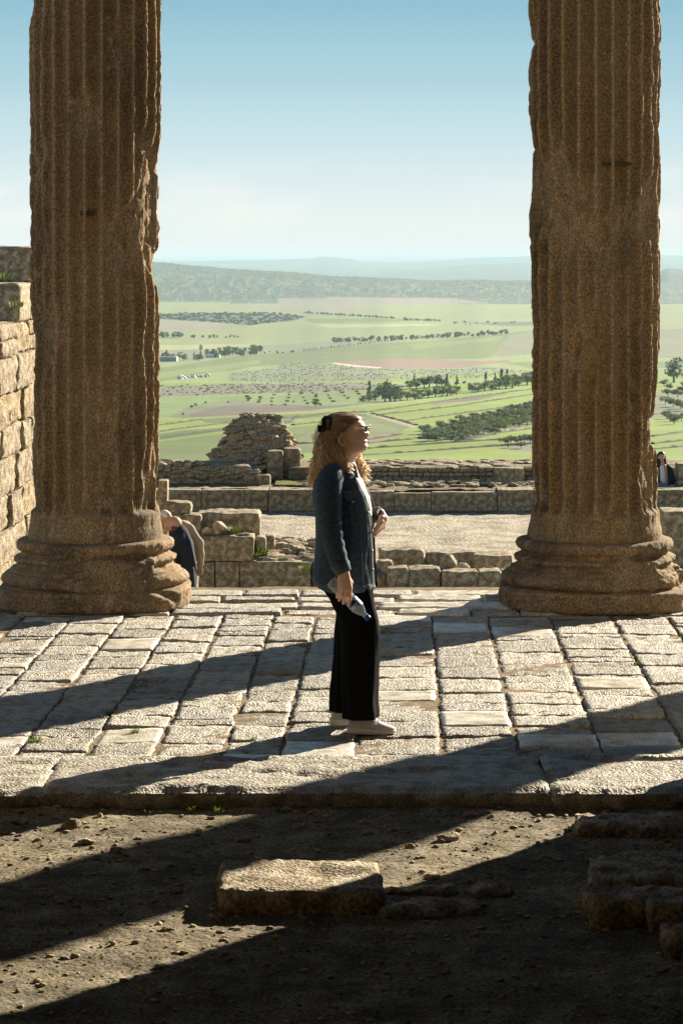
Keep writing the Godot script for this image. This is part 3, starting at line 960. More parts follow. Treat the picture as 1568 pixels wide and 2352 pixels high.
	tag(big2, "large dark block set in front of the coursed wall", "block")
	# bed of broken stones on the ledge
	var bed := thing("rubble_bed", "bed of flat broken stones strewn along the ledge", "rubble", Vector3.ZERO)
	for k in 150:
		var p := Vector3(rnd(-0.9, 4.3), LEDGE + 0.02, -rnd(57.75, 59.25))
		var o := obj("stone", rocks[rng.randi_range(0, 5)], M.rubble_pale if rnd(0, 1) < 0.6 else M.rubble, bed, p)
		var s := rnd(0.05, 0.13)
		o.basis = Basis.from_euler(Vector3(rnd(-0.2, 0.2), rnd(0, 6), rnd(-0.2, 0.2))).scaled(Vector3(s * rnd(1.0, 2.0), s * rnd(0.35, 0.6), s))

	# stones right of the far column
	for q in [["seat_block", 1490, 1117, 1556, 1146, 57.9, 0.6, "ashlar", "squared block below the seated person"], ["tall_block", 1556, 1066, 1610, 1150, 58.4, 0.6, "ashlar_grey", "tall dark block standing beside the seated person"], ["corner_block", 1520, 1175, 1640, 1262, 46.0, 0.8, "ashlar", "large squared block past the worn column base"]]:
		var o := pixel_block(null, q[0], q[1], q[2], q[3], q[4], q[5], q[6], M[q[7]], int(q[1]), 0.05, 0.02, 0.9 if q[0] == "corner_block" else 0.1)
		tag(o, q[8], "block")
	# green weeds among the stones
	var wm := tuft_mesh(9, 70, 0.16, 0.14)
	for s in [[720, 1088, 59.0], [625, 1112, 58.4], [520, 1218, 42.3], [540, 1212, 42.3], [588, 1268, 42.2], [600, 1262, 42.4], [650, 1280, 42.4], [890, 1130, 57.9], [1060, 1105, 59.0], [880, 1355, 42.0], [700, 1300, 41.9]]:
		var o := obj("weed", wm, M.grass, null, at(s[0], s[1], s[2]) + Vector3(0, -0.06, 0.12))
		o.scale = Vector3.ONE * rnd(0.5, 0.9)
		tag(o, "green weed growing among the ruined stones", "weed", "weeds in the ruins")

func make_side_wall() -> void:
	var w := thing("side_wall", "tall sunlit wall of large squared blocks beyond the broken-based column", "wall", Vector3.ZERO)
	var X := -5.48
	var y := TERRACE - 0.1
	var c := 0
	for h in [0.60, 0.52, 0.58, 0.62, 0.50, 0.56, 0.60, 0.55]:
		var d := 36.5 + rnd(0, 1.2)
		while d < 52.0:
			var len := rnd(0.8, 2.6)
			var warm := rnd(0, 1) < 0.3
			# some courses are made up of two smaller stones
			var split := 2 if rnd(0, 1) < 0.22 else 1
			for q in split:
				var hh: float = h / split
				obj("wall_block", block(Vector3(0.5, hh * 0.5 - 0.014, len * 0.5 - 0.022), rnd(0.025, 0.06), 0.06, c % 60 + 200, 0.09, 6.0), M.ashlar_warm if warm else M.ashlar_pale, w, Vector3(X - 0.5 + rnd(-0.10, 0.05), y + hh * (q + 0.5), -d - len * 0.5))
				c += 1
			d += len
		y += h
	# two broken courses on top
	for q in [[44.6, 1.6, 0.66, 0.0], [46.2, 2.0, 0.66, 0.0], [48.2, 1.9, 0.66, 0.0], [46.4, 1.3, 0.64, 0.66], [47.8, 1.5, 0.64, 0.66]]:
		var dark := block(Vector3(0.62, q[2] * 0.5, q[1] * 0.5 - 0.02), 0.07, 0.035, int(q[0] * 10), 0.12, 4.0)
		obj("wall_block", dark, M.ashlar, w, Vector3(X - 0.62, y + q[3] + q[2] * 0.5, -q[0] - q[1] * 0.5))
		c += 1
	var back := obj("wall_block", block(Vector3(0.5, 0.31, 0.8), 0.08, 0.03, 333, 0.12), M.ashlar, w, Vector3(X - 1.75, y + 0.31, -45.2))
	var tm := tuft_mesh(12, 60, 0.12, 0.12)
	for s in [[10, 640, 44.6], [38, 705, 44.0]]:
		var o := obj("weed", tm, M.grass, null, at(s[0], s[1], s[2]))
		tag(o, "green weed growing on the tall sunlit wall", "weed", "weeds on the tall wall")

# ---------------------------------------------------------------- valley
# depth, row of the photograph at which the ground of that depth is seen
const GROUND_ROWS := [[950.0, 1072.0], [1000.0, 1054.0], [1200.0, 987.0], [1600.0, 926.0], [2000.0, 882.0], [2500.0, 852.0], [3200.0, 819.0], [4000.0, 786.0], [5000.0, 743.0], [6200.0, 713.0], [7400.0, 697.0], [9000.0, 682.0]]
const CREST := [[-900.0, 2.0], [-676.0, -11.0], [-510.0, -26.0], [-390.0, -38.0], [-230.0, -43.0], [-50.0, -61.0], [190.0, -70.0], [350.0, -75.0], [800.0, -77.0], [1400.0, -90.0]]

func rows_h(d: float) -> float:
	if d < 950.0:
		return curve([[60.0, -6.0], [120.0, -16.0], [300.0, -37.0], [600.0, -60.0], [800.0, -70.0], [950.0, EYE - (1072.0 - HY) / FL * 950.0]], d)
	return EYE - (curve(GROUND_ROWS, d) - HY) / FL * d

func ground_h(x: float, d: float) -> float:
	var h := rows_h(d)
	if d > 7000.0:
		var c := curve(CREST, x)
		h = lerpf(rows_h(7400.0), c, smoothstep(7200.0, 9700.0, d)) if d > 7400.0 else lerpf(h, c, smoothstep(7200.0, 9700.0, d))
		if d > 9800.0:
			h -= (d - 9800.0) * 0.06
		h += 6.0 * nz.get_noise_2d(x * 0.03, d * 0.03) * smoothstep(7400.0, 8500.0, d)
	elif d > 900.0:
		h += 1.2 * nz.get_noise_2d(x * 0.06, d * 0.03) * smoothstep(900.0, 1600.0, d)
	return h

func pick(px: float, py: float) -> Vector3:
	var lo := 960.0
	var d := lo
	while d < 10000.0:
		var p := at(px, py, d)
		if p.y <= ground_h(p.x, d):
			break
		lo = d
		d *= 1.01
	var hi := d
	for k in 14:
		var m := (lo + hi) * 0.5
		var p := at(px, py, m)
		if p.y <= ground_h(p.x, m):
			hi = m
		else:
			lo = m
	var p := at(px, py, hi)
	return Vector3(p.x, ground_h(p.x, hi), -hi)

# the valley was measured on an enlargement whose pixels are these
func vp(q: Vector2) -> Vector3:
	return pick(351.3 + q.x / 1.7357, 564.6 + q.y / 1.7357)

var fields := []

func field(pts: Array, c: Color) -> void:
	var poly := PackedVector2Array()
	var lo := Vector2(1e9, 1e9)
	var hi := -lo
	for k in range(0, pts.size(), 2):
		var p := vp(Vector2(pts[k], pts[k + 1]))
		var q := Vector2(p.x, -p.z)
		poly.append(q)
		lo = lo.min(q)
		hi = hi.max(q)
	fields.append([poly, lo, hi, c])

func make_fields() -> void:
	var pale := Color(0.175, 0.205, 0.07)
	var fallow := Color(0.20, 0.175, 0.12)
	var green := Color(0.10, 0.137, 0.03)
	var bright := Color(0.14, 0.20, 0.010)
	var dull := Color(0.065, 0.088, 0.024)
	var scrub := Color(0.125, 0.125, 0.08)
	var brown := Color(0.095, 0.075, 0.05)
	field([-900, 222, 300, 228, 1512, 238, 2600, 232, 2600, 300, -900, 300], pale)
	field([500, 210, 900, 205, 1200, 208, 1350, 230, 900, 236, 500, 232], fallow)
	field([300, 238, 800, 240, 1000, 262, 640, 266, 480, 258], fallow)
	field([-900, 290, 400, 300, 1000, 290, 2600, 290, 2600, 420, -900, 430], pale)
	field([28, 300, 250, 312, 330, 330, 100, 336, -100, 330], fallow)
	field([600, 292, 1000, 288, 1150, 292, 900, 306, 650, 308], green)
	field([640, 312, 1100, 312, 1150, 318, 700, 326], Color(0.24, 0.28, 0.12))
	field([-900, 285, 28, 272, 350, 268, 500, 270, 610, 284, 560, 300, 380, 318, 250, 306, 28, 292], Color(0.06, 0.07, 0.05))
	field([1190, 305, 1512, 302, 1700, 305, 1700, 322, 1350, 318], Color(0.07, 0.08, 0.055))
	field([-900, 420, 350, 405, 700, 380, 1000, 372, 1000, 400, 430, 432, 28, 470, -900, 480], Color(0.15, 0.17, 0.09))
	field([-900, 520, 28, 485, 430, 430, 780, 395, 1400, 350, 1512, 338, 2600, 330, 2600, 470, 1512, 432, 1330, 447, 700, 467, 400, 480, 28, 542, -900, 560], green)
	field([1420, 360, 1512, 338, 2600, 330, 2600, 450, 1512, 432, 1330, 447], Color(0.14, 0.145, 0.075))
	field([430, 437, 780, 399, 1000, 383, 1010, 394, 800, 420, 500, 452], Color(0.092, 0.125, 0.028))
	field([1010, 394, 1400, 356, 1385, 374, 1045, 414], Color(0.135, 0.165, 0.04))
	field([28, 396, 350, 391, 420, 399, 200, 412, 28, 416], Color(0.26, 0.275, 0.11))
	field([28, 505, 300, 468, 430, 455, 420, 470, 300, 492, 28, 528], Color(0.145, 0.185, 0.045))
	field([690, 464, 830, 456, 960, 448, 1160, 455, 1280, 460, 1420, 455, 1430, 462, 1290, 476, 1230, 487, 1000, 490, 860, 488, 800, 476], Color(0.19, 0.12, 0.085))
	field([720, 466, 800, 475, 910, 484, 900, 488, 800, 481, 715, 469], Color(0.55, 0.45, 0.36))
	field([300, 510, 560, 466, 700, 469, 860, 490, 1240, 490, 1300, 480, 1512, 498, 2600, 500, 2600, 520, 1300, 527, 900, 537, 500, 547, 300, 540], Color(0.14, 0.165, 0.085))
	field([1400, 468, 1512, 462, 2600, 465, 2600, 490, 1512, 490], green)
	field([-900, 560, 28, 548, 500, 548, 1512, 508, 2600, 500, 2600, 535, 1512, 520, 900, 545, 400, 552, 28, 562], bright)
	field([-900, 565, 28, 558, 400, 550, 800, 546, 1030, 552, 1000, 566, 850, 576, 500, 588, 28, 602, -900, 612], scrub)
	field([-900, 612, 28, 603, 330, 598, 500, 592, 330, 615, 200, 640, 60, 682, -900, 720], Color(0.12, 0.185, 0.045))
	field([300, 618, 500, 597, 850, 572, 1030, 560, 1000, 600, 850, 628, 640, 640, 450, 630], Color(0.125, 0.175, 0.042))
	field([1000, 580, 1260, 545, 1512, 525, 2600, 520, 2600, 560, 1512, 560, 1250, 590, 1000, 615], bright)
	field([60, 682, 160, 638, 260, 620, 330, 614, 450, 628, 300, 640, 190, 668, 100, 688], Color(0.11, 0.125, 0.06))
	field([100, 688, 210, 655, 320, 632, 450, 630, 640, 640, 850, 628, 1000, 602, 1000, 618, 640, 656, 400, 670, 200, 686], brown)
	field([-900, 760, 28, 690, 400, 672, 700, 656, 1000, 622, 1512, 565, 2600, 520, 2600, 900, -900, 900], bright)
	field([180, 692, 330, 682, 700, 664, 860, 660, 860, 667, 560, 690, 380, 704, 215, 707], dull)
	field([-200, 775, 28, 752, 320, 718, 560, 690, 560, 705, 320, 736, 28, 774, -200, 800], dull)
	field([-200, 805, 28, 780, 330, 745, 660, 712, 850, 673, 1040, 716, 985, 746, 870, 792, 560, 830, 28, 870, -200, 890], Color(0.083, 0.12, 0.018))
	field([560, 775, 640, 742, 850, 700, 960, 722, 985, 746, 860, 775, 560, 800], Color(0.12, 0.14, 0.045))
	field([855, 762, 985, 744, 1010, 752, 860, 792], Color(0.16, 0.14, 0.085))
	field([850, 664, 880, 668, 1050, 716, 1040, 728, 990, 712, 860, 672], Color(0.24, 0.20, 0.13))
	field([1095, 622, 1400, 584, 1412, 591, 1120, 633], brown)
	field([1055, 748, 1130, 715, 1230, 690, 1512, 640, 2600, 520, 2600, 660, 1512, 708, 1390, 742, 1240, 776, 1060, 768], Color(0.11, 0.125, 0.06))
	field([1380, 802, 1512, 762, 1700, 740, 1700, 820, 1512, 824, 1420, 814], Color(0.15, 0.14, 0.09))

func make_terrain() -> void:
	make_fields()
	var ds := []
	for k in 36:
		ds.append(66.0 * pow(950.0 / 66.0, k / 36.0))
	var py := 1072.0
	var d := 950.0
	while d < 9000.0:
		while d < 9000.0 and curve(GROUND_ROWS, d) > py:
			d *= 1.0008
		ds.append(d)
		py -= 1.15
	for k in 50:
		ds.append(9010.0 + k * 40.0)
	var nx := 620
	var v := PackedVector3Array()
	var cols := PackedColorArray()
	for dd in ds:
		var half: float = 0.175 * dd + 25.0
		for i in nx:
			var x: float = lerpf(-half, half, i / (nx - 1.0))
			var h := ground_h(x, dd)
			var c := Color(0.17, 0.22, 0.07)
			if dd > 7250.0:
				var s := nz.get_noise_2d(x * 0.25, dd * 0.12)
				var s2 := nz.get_noise_2d(x * 0.35, dd * 0.5)
				c = Color(0.045, 0.068, 0.040) * (1.0 + 0.22 * s2)
				if s > 0.28 and dd < 9000.0:
					c = c.lerp(Color(0.17, 0.17, 0.09), 0.6)
				h += 4.0 * nz.get_noise_2d(x * 0.3, dd * 0.2) * smoothstep(7700.0, 8300.0, dd)
			var q := Vector2(x, dd)
			for k in range(fields.size() - 1, -1, -1):
				var f: Array = fields[k]
				if q.x > f[1].x and q.x < f[2].x and q.y > f[1].y and q.y < f[2].y and Geometry2D.is_point_in_polygon(q, f[0]):
					c = f[3]
					break
			var fq := minf(1.0, 1600.0 / dd)
			var g := 1.0 + 0.25 * nz.get_noise_2d(x * 0.10 * fq, dd * 0.12 * fq) + 0.18 * nz.get_noise_2d((x * 0.35 + dd * 0.1) * fq, dd * 0.7 * fq)
			cols.append(Color(c.r * g * (1.0 + 0.10 * nz.get_noise_2d(x * 0.1, dd * 0.05)), c.g * g, c.b * g))
			v.append(Vector3(x, h, -dd))
	var t := obj("terrain", commit(v, grid_idx(nx, ds.size()), cols), plain("terrain_cover", Color.WHITE, 0.95, true))
	t.set_meta("kind", "structure")
	# far ranges
	plain("far_slope", Color(0.07, 0.085, 0.055), 1.0)
	for r in [[30000.0, [[180, 602], [420, 600], [600, 597], [700, 594.6], [748, 589], [790, 593], [850, 602], [905, 603.5], [985, 599], [1100, 592], [1215, 588.5], [1500, 586], [1800, 592]]], [22000.0, [[500, 640], [846, 628], [927, 619], [985, 617], [1070, 608], [1215, 604], [1400, 606], [1800, 612]]], [12200.0, [[1300, 660], [1440, 648], [1505, 626], [1535, 616], [1568, 619], [1640, 628], [1800, 650]]]]:
		var rv := PackedVector3Array()
		var D: float = r[0]
		for j in 10:
			for i in 160:
				var px: float = lerpf(r[1][0][0], r[1][-1][0], i / 159.0)
				var top := at(px, curve(r[1], px), D)
				var u := j / 6.0
				var y := lerpf(-150.0, top.y, pow(minf(u, 1.0), 2.0)) if u <= 1.0 else top.y - (u - 1.0) * 300.0
				y += 8.0 * nz.get_noise_2d(top.x * 0.02, j * 3.0) * sin(clampf(u, 0, 1) * PI)
				var dd := lerpf(10800.0, D, minf(u, 1.0)) + maxf(0.0, u - 1.0) * 2500.0
				rv.append(Vector3(top.x * dd / D, y, -dd))
		var o := obj("far_hills", commit(rv, grid_idx(160, 10)), M.far_slope)
		o.set_meta("kind", "structure")

# ---------------------------------------------------------------- trees
func leaf_cards(g: RandomNumberGenerator, v: PackedVector3Array, idx: PackedInt32Array, c: Vector3, rad: Vector3, n: int, s: float) -> void:
	for k in n:
		var dir := Vector3(g.randfn(), g.randfn(), g.randfn()).normalized()
		var p := c + dir * rad * pow(g.randf_range(0.25, 1.0), 0.5)
		var a := Vector3(g.randfn(), g.randfn(), g.randfn()).normalized()
		var b := a.cross(dir + Vector3(0.1, 0.2, 0.3)).normalized()
		var q := s * g.randf_range(0.5, 1.2)
		var i := v.size()
		v.append_array(PackedVector3Array([p - a * q, p + b * q * 0.6, p + a * q, p - b * q * 0.6]))
		idx.append_array(PackedInt32Array([i, i + 1, i + 2, i, i + 2, i + 3]))

func crown(sd: int, kind: String) -> ArrayMesh:
	var g := RandomNumberGenerator.new()
	g.seed = sd
	var v := PackedVector3Array()
	var idx := PackedInt32Array()
	if kind == "cypress":
		for k in 26:
			var y := g.randf_range(0.12, 0.97)
			var w := 0.19 * pow(sin(PI * clampf(0.12 + (1.0 - y) * 0.5, 0, 1)), 1.2) * (1.05 - 0.55 * y)
			leaf_cards(g, v, idx, Vector3(g.randf_range(-w, w) * 0.6, y, g.randf_range(-w, w) * 0.6), Vector3(w * 0.7, 0.09, w * 0.7), 22, 0.045)
	elif kind == "olive":
		for k in 16:
			var a := g.randf_range(0, TAU)
			var r := 0.52 * sqrt(g.randf())
			var y := 0.58 + 0.26 * sqrt(maxf(0.0, 1.0 - r * r * 2.4)) * g.randf_range(-0.7, 1.0)
			leaf_cards(g, v, idx, Vector3(cos(a) * r, y, sin(a) * r), Vector3(0.24, 0.17, 0.24), 34, 0.075)
	else:
		for k in 20:
			var a := g.randf_range(0, TAU)
			var y := g.randf_range(0.25, 0.85)
			var r := 0.33 * sqrt(g.randf()) * (1.0 - absf(y - 0.5) * 0.9)
			leaf_cards(g, v, idx, Vector3(cos(a) * r, y, sin(a) * r), Vector3(0.17, 0.14, 0.17), 30, 0.055)
	return commit(v, idx, PackedColorArray(), PackedVector2Array(), false)

var kinds := {}

func make_tree_kinds() -> void:
	for q in [["olive_leaf", Color(0.060, 0.075, 0.034)], ["dark_leaf", Color(0.042, 0.060, 0.028)], ["pale_leaf", Color(0.075, 0.095, 0.045)], ["grey_leaf", Color(0.10, 0.125, 0.058)], ["bark", Color(0.10, 0.075, 0.05)]]:
		var m := plain(q[0], q[1], 0.8)
		if q[0] != "bark":
			m.backlight_enabled = true
			m.backlight = Color(0.30, 0.34, 0.16)
	for k in 4:
		kinds["olive_%d" % k] = crown(100 + k, "olive")
		kinds["broad_%d" % k] = crown(200 + k, "broad")
		kinds["cypress_%d" % k] = crown(300 + k, "cypress")
	kinds.trunk = tube_mesh([Vector3(0, -0.15, 0), Vector3(0.01, 0.2, 0), Vector3(-0.02, 0.45, 0.01), Vector3(0.03, 0.62, 0)], [0.05, 0.035, 0.028, 0.015], 6)
	kinds.thin = tube_mesh([Vector3(0, -0.1, 0), Vector3(0, 0.3, 0), Vector3(0, 0.8, 0)], [0.018, 0.015, 0.006], 5)

# x and base row in the enlargement, height in its pixels
func tree(kind: String, x: float, y: float, tall: float, leaf: String, label: String, group: String, wide := 1.0) -> void:
	var p := vp(Vector2(x, y))
	var h: float = tall / 1.7357 / FL * -p.z
	var called: String = {"olive": "olive_tree", "broad": "broad_tree", "cypress": "cypress_tree"}[kind]
	var t := thing(called, label, "tree", p, rnd(0, TAU), group)
	t.scale = Vector3(h * wide, h, h * wide)
	obj("crown", kinds["%s_%d" % [kind, rng.randi_range(0, 3)]], M[leaf], t)
	if tall > 12.0:
		obj("trunk", kinds.trunk if kind != "cypress" else kinds.thin, M.bark, t)

func make_trees() -> void:
	make_tree_kinds()
	# olive grove
	var L := "round olive tree in the dense grove among bright green strips"
	var G := "olive trees of the grove"
	var poly := PackedVector2Array([Vector2(1062, 742), Vector2(1120, 735), Vector2(1210, 712), Vector2(1300, 690), Vector2(1380, 668), Vector2(1512, 640), Vector2(1660, 615), Vector2(1660, 690), Vector2(1512, 712), Vector2(1390, 742), Vector2(1240, 772), Vector2(1090, 770)])
	var y := 645.0
	while y < 775.0:
		var x := 1050.0 + rnd(0, 20)
		while x < 1660.0:
			if Geometry2D.is_point_in_polygon(Vector2(x, y), poly):
				tree("olive", x + rnd(-7, 7), y + rnd(-4, 4) + 6, rnd(30, 42), "olive_leaf", L, G, rnd(1.15, 1.45))
			x += 30.0 + rnd(-4, 6)
		y += 12.5
	for q in [[1225, 700, 30], [1285, 697, 36], [1145, 722, 28], [1190, 712, 24], [1322, 697, 32], [1085, 738, 30]]:
		tree("olive", q[0], q[1], q[2], "olive_leaf", "lone olive tree on the open edge of the grove", "olive trees along the grove's edge", 1.15)
	for q in [[1400, 795, 34], [1425, 790, 38], [1450, 792, 36], [1478, 786, 40], [1502, 790, 46], [1530, 785, 40], [1465, 808, 30], [1415, 806, 22], [1560, 800, 34]]:
		tree("olive", q[0], q[1], q[2], "olive_leaf", "olive tree in the small clump on the stony bank", "olive trees on the stony bank", 1.1)
	# dark trees along the lane
	L = "dark leafy tree in the rows beside the green strips"
	G = "dark trees beside the strips"
	for q in [[945, 620, 82, 1.0], [915, 612, 60, 1.0], [925, 622, 50, 1.2], [965, 622, 60, 1.0], [985, 618, 46, 1.0], [885, 618, 40, 1.1], [860, 620, 30, 1.2], [838, 625, 26, 1.3], [1012, 615, 36, 1.2], [1045, 615, 42, 1.2], [1070, 610, 36, 1.1], [1095, 608, 40, 1.1], [1125, 604, 44, 1.0], [1150, 602, 40, 1.0], [1172, 600, 46, 1.0], [1210, 594, 34, 1.2], [1190, 597, 36, 1.1],
			[1022, 572, 34, 1.1], [1050, 568, 38, 1.1], [1080, 566, 44, 1.0], [1100, 566, 50, 1.0], [1130, 562, 46, 1.0], [1150, 562, 40, 1.1], [1240, 552, 14, 1.3], [1270, 586, 40, 0.9], [1295, 584, 36, 1.1], [1320, 580, 42, 1.0], [1350, 578, 40, 1.1], [1378, 574, 44, 1.0], [1405, 572, 50, 1.1], [1430, 568, 54, 1.1], [1456, 560, 40, 1.2], [1490, 556, 44, 1.2], [1520, 552, 50, 1.2], [1480, 536, 30, 1.2]]:
		tree("broad", q[0], q[1], q[2] * 1.12, "dark_leaf", L, G, q[3] * 1.25)
	for q in [[862, 600, 62], [1040, 556, 42], [1172, 562, 52], [1210, 556, 42], [1325, 550, 46], [1362, 548, 44], [1388, 550, 60], [1410, 548, 56], [1260, 580, 34]]:
		tree("cypress", q[0], q[1], q[2], "dark_leaf", "dark pointed cypress rising above the tree rows", "cypresses among the tree rows", 1.25)
	tree("broad", 2075, 545, 105, "pale_leaf", "tall broad eucalyptus standing past the worn column", "", 1.1)
	for q in [[2050, 600, 34], [2090, 604, 36], [2110, 590, 38], [2040, 632, 34], [2072, 642, 38], [2100, 650, 40], [2045, 690, 38], [2075, 712, 42], [2105, 700, 40], [2060, 700, 36], [2120, 660, 36], [2035, 560, 30], [2120, 570, 32], [2055, 575, 28]]:
		tree("olive", q[0], q[1], q[2], "olive_leaf", "olive tree on the slope below the tall eucalyptus", "olive trees below the eucalyptus", 1.15)
	# young orchard rows
	for q in [[480, 600, 470, 640], [540, 598, 530, 640], [590, 596, 615, 636], [640, 592, 660, 640], [690, 588, 720, 628], [745, 582, 775, 614], [800, 578, 830, 606], [430, 606, 420, 630], [380, 610, 378, 622]]:
		for k in 4:
			var t := k / 3.0
			tree("olive", lerpf(q[0], q[2], t) + rnd(-4, 4), lerpf(q[1], q[3], t), rnd(9, 17), "olive_leaf", "small bushy fruit tree in the open orchard rows", "fruit trees of the orchard", 1.1)
	for q in [[155, 648, 16], [170, 640, 14], [300, 628, 10], [648, 640, 34], [120, 676, 12], [210, 630, 12], [650, 600, 14], [560, 626, 10]]:
		tree("broad", q[0], q[1], q[2], "dark_leaf", "dark bush on the brown bank below the orchard", "bushes on the brown bank", 1.3)
	# farm grove
	for k in 40:
		var x := rnd(208, 432)
		tree("broad", x, lerpf(446, 428, (x - 208) / 224.0) + rnd(-6, 14) - 6, rnd(20, 34), "dark_leaf", "dark tree in the grove behind the farmhouse", "grove behind the farmhouse", 0.95)
	for k in 16:
		var x := rnd(20, 190)
		tree("cypress" if k % 2 == 0 else "broad", x, rnd(438, 462), rnd(20, 34), "dark_leaf", "dark tree standing about the long farm shed", "trees about the farm shed", 1.3)
	tree("broad", 192, 420, 28, "dark_leaf", "single tree standing before the pale far field", "", 0.8)
	# tree lines farther off
	for k in 62:
		var t := k / 61.0
		var x := lerpf(720, 1400, t) + rnd(-8, 8)
		tree("broad", x, lerpf(388, 356, t) + rnd(-3, 3), rnd(12, 27), "dark_leaf", "grey-green tree in the long line behind the rolling field", "tree line behind the rolling field", 1.15)
	for k in 30:
		tree("cypress", 600 + k * 13.5 + rnd(-3, 3), 420 - k * 1.45 - (k * 0.1), rnd(8, 13), "dark_leaf", "tiny tree on the crest of the rolling field", "row of tiny trees on the rolling field", 1.6)
	for k in 44:
		var t := k / 43.0
		tree("broad", lerpf(600, 960, t) + rnd(-5, 5), lerpf(270, 292, t), rnd(7, 14), "dark_leaf", "far tree in the hazy row across the pale plain", "hazy tree row on the plain", 1.3)
	for k in 16:
		tree("broad", lerpf(1000, 1140, k / 15.0) + rnd(-4, 4), lerpf(298, 303, k / 15.0), rnd(8, 15), "dark_leaf", "far tree in the hazy row across the pale plain", "hazy tree row on the plain", 1.3)
	for k in 26:
		var x := rnd(28, 120) if k < 11 else rnd(150, 340)
		tree("broad", x, 366 + rnd(0, 5) - (0 if k > 11 else 2), rnd(14, 28) if k < 11 else rnd(8, 16), "dark_leaf", "hazy tree in the broken hedge of the pale fields", "hazy hedge trees", 1.1)
	for k in 24:
		tree("broad", rnd(440, 560) if k < 12 else rnd(1195, 1512), rnd(424, 430) if k < 12 else rnd(304, 318), rnd(5, 10), "dark_leaf", "low hazy bush at a field edge in the valley", "low hazy bushes", 1.8)

	# masses too far off to count
	mass("far_wood", "hazy blue-grey wood lying across the far plain", 900, func(): return Vector2(rnd(-300, 600), rnd(268, 316)), PackedVector2Array([Vector2(-300, 280), Vector2(28, 272), Vector2(350, 268), Vector2(500, 270), Vector2(610, 284), Vector2(560, 300), Vector2(380, 318), Vector2(250, 306), Vector2(28, 292), Vector2(-300, 300)]), 6.0, 11.0)
	mass("hill_wood", "scrubby wood covering the long far ridge", 7000, func(): return Vector2(rnd(-300, 1800), rnd(66, 226)), PackedVector2Array([Vector2(-300, 40), Vector2(28, 66), Vector2(500, 99), Vector2(830, 121), Vector2(1200, 135), Vector2(1800, 137), Vector2(1800, 228), Vector2(900, 200), Vector2(28, 224), Vector2(-300, 222)]), 1.6, 3.4)
	mass("young_plantation", "dotted young olive plantation below the red quarry", 1100, func(): return Vector2(round(rnd(300, 1512) / 11.0) * 11.0 + rnd(-2, 2), round(rnd(466, 546) / 5.0) * 5.0), PackedVector2Array([Vector2(300, 512), Vector2(560, 468), Vector2(700, 471), Vector2(860, 493), Vector2(1240, 493), Vector2(1320, 486), Vector2(1512, 500), Vector2(1300, 525), Vector2(900, 536), Vector2(500, 546), Vector2(300, 538)]), 3.0, 5.5)
	mass("scrub", "low grey scrub along the stream band in the valley", 800, func(): return Vector2(rnd(-100, 1040), rnd(546, 604)), PackedVector2Array([Vector2(-100, 566), Vector2(28, 558), Vector2(400, 550), Vector2(800, 547), Vector2(1030, 553), Vector2(1000, 566), Vector2(850, 576), Vector2(500, 588), Vector2(28, 602), Vector2(-100, 606)]), 3.0, 7.0)

func mass(called: String, label: String, n: int, where: Callable, poly: PackedVector2Array, small: float, large: float) -> void:
	var mm := MultiMesh.new()
	mm.transform_format = MultiMesh.TRANSFORM_3D
	mm.mesh = kinds.olive_1
	var ts := []
	for k in n:
		var q: Vector2 = where.call()
		if not Geometry2D.is_point_in_polygon(q, poly):
			continue
		var p := vp(q)
		var h := rnd(small, large) / 1.7357 / FL * -p.z
		ts.append(Transform3D(Basis(Vector3.UP, rnd(0, 6)).scaled(Vector3(h * 1.3, h, h * 1.3)), p - Vector3(0, h * 0.2, 0)))
	mm.instance_count = ts.size()
	for k in ts.size():
		mm.set_instance_transform(k, ts[k])
	var mi := MultiMeshInstance3D.new()
	mi.name = called
	mi.multimesh = mm
	mi.material_override = {"far_wood": M.dark_leaf, "hill_wood": M.olive_leaf, "young_plantation": M.grey_leaf, "scrub": M.grey_leaf}[called]
	add_child(mi)
	tag(mi, label, "vegetation", "", "stuff")

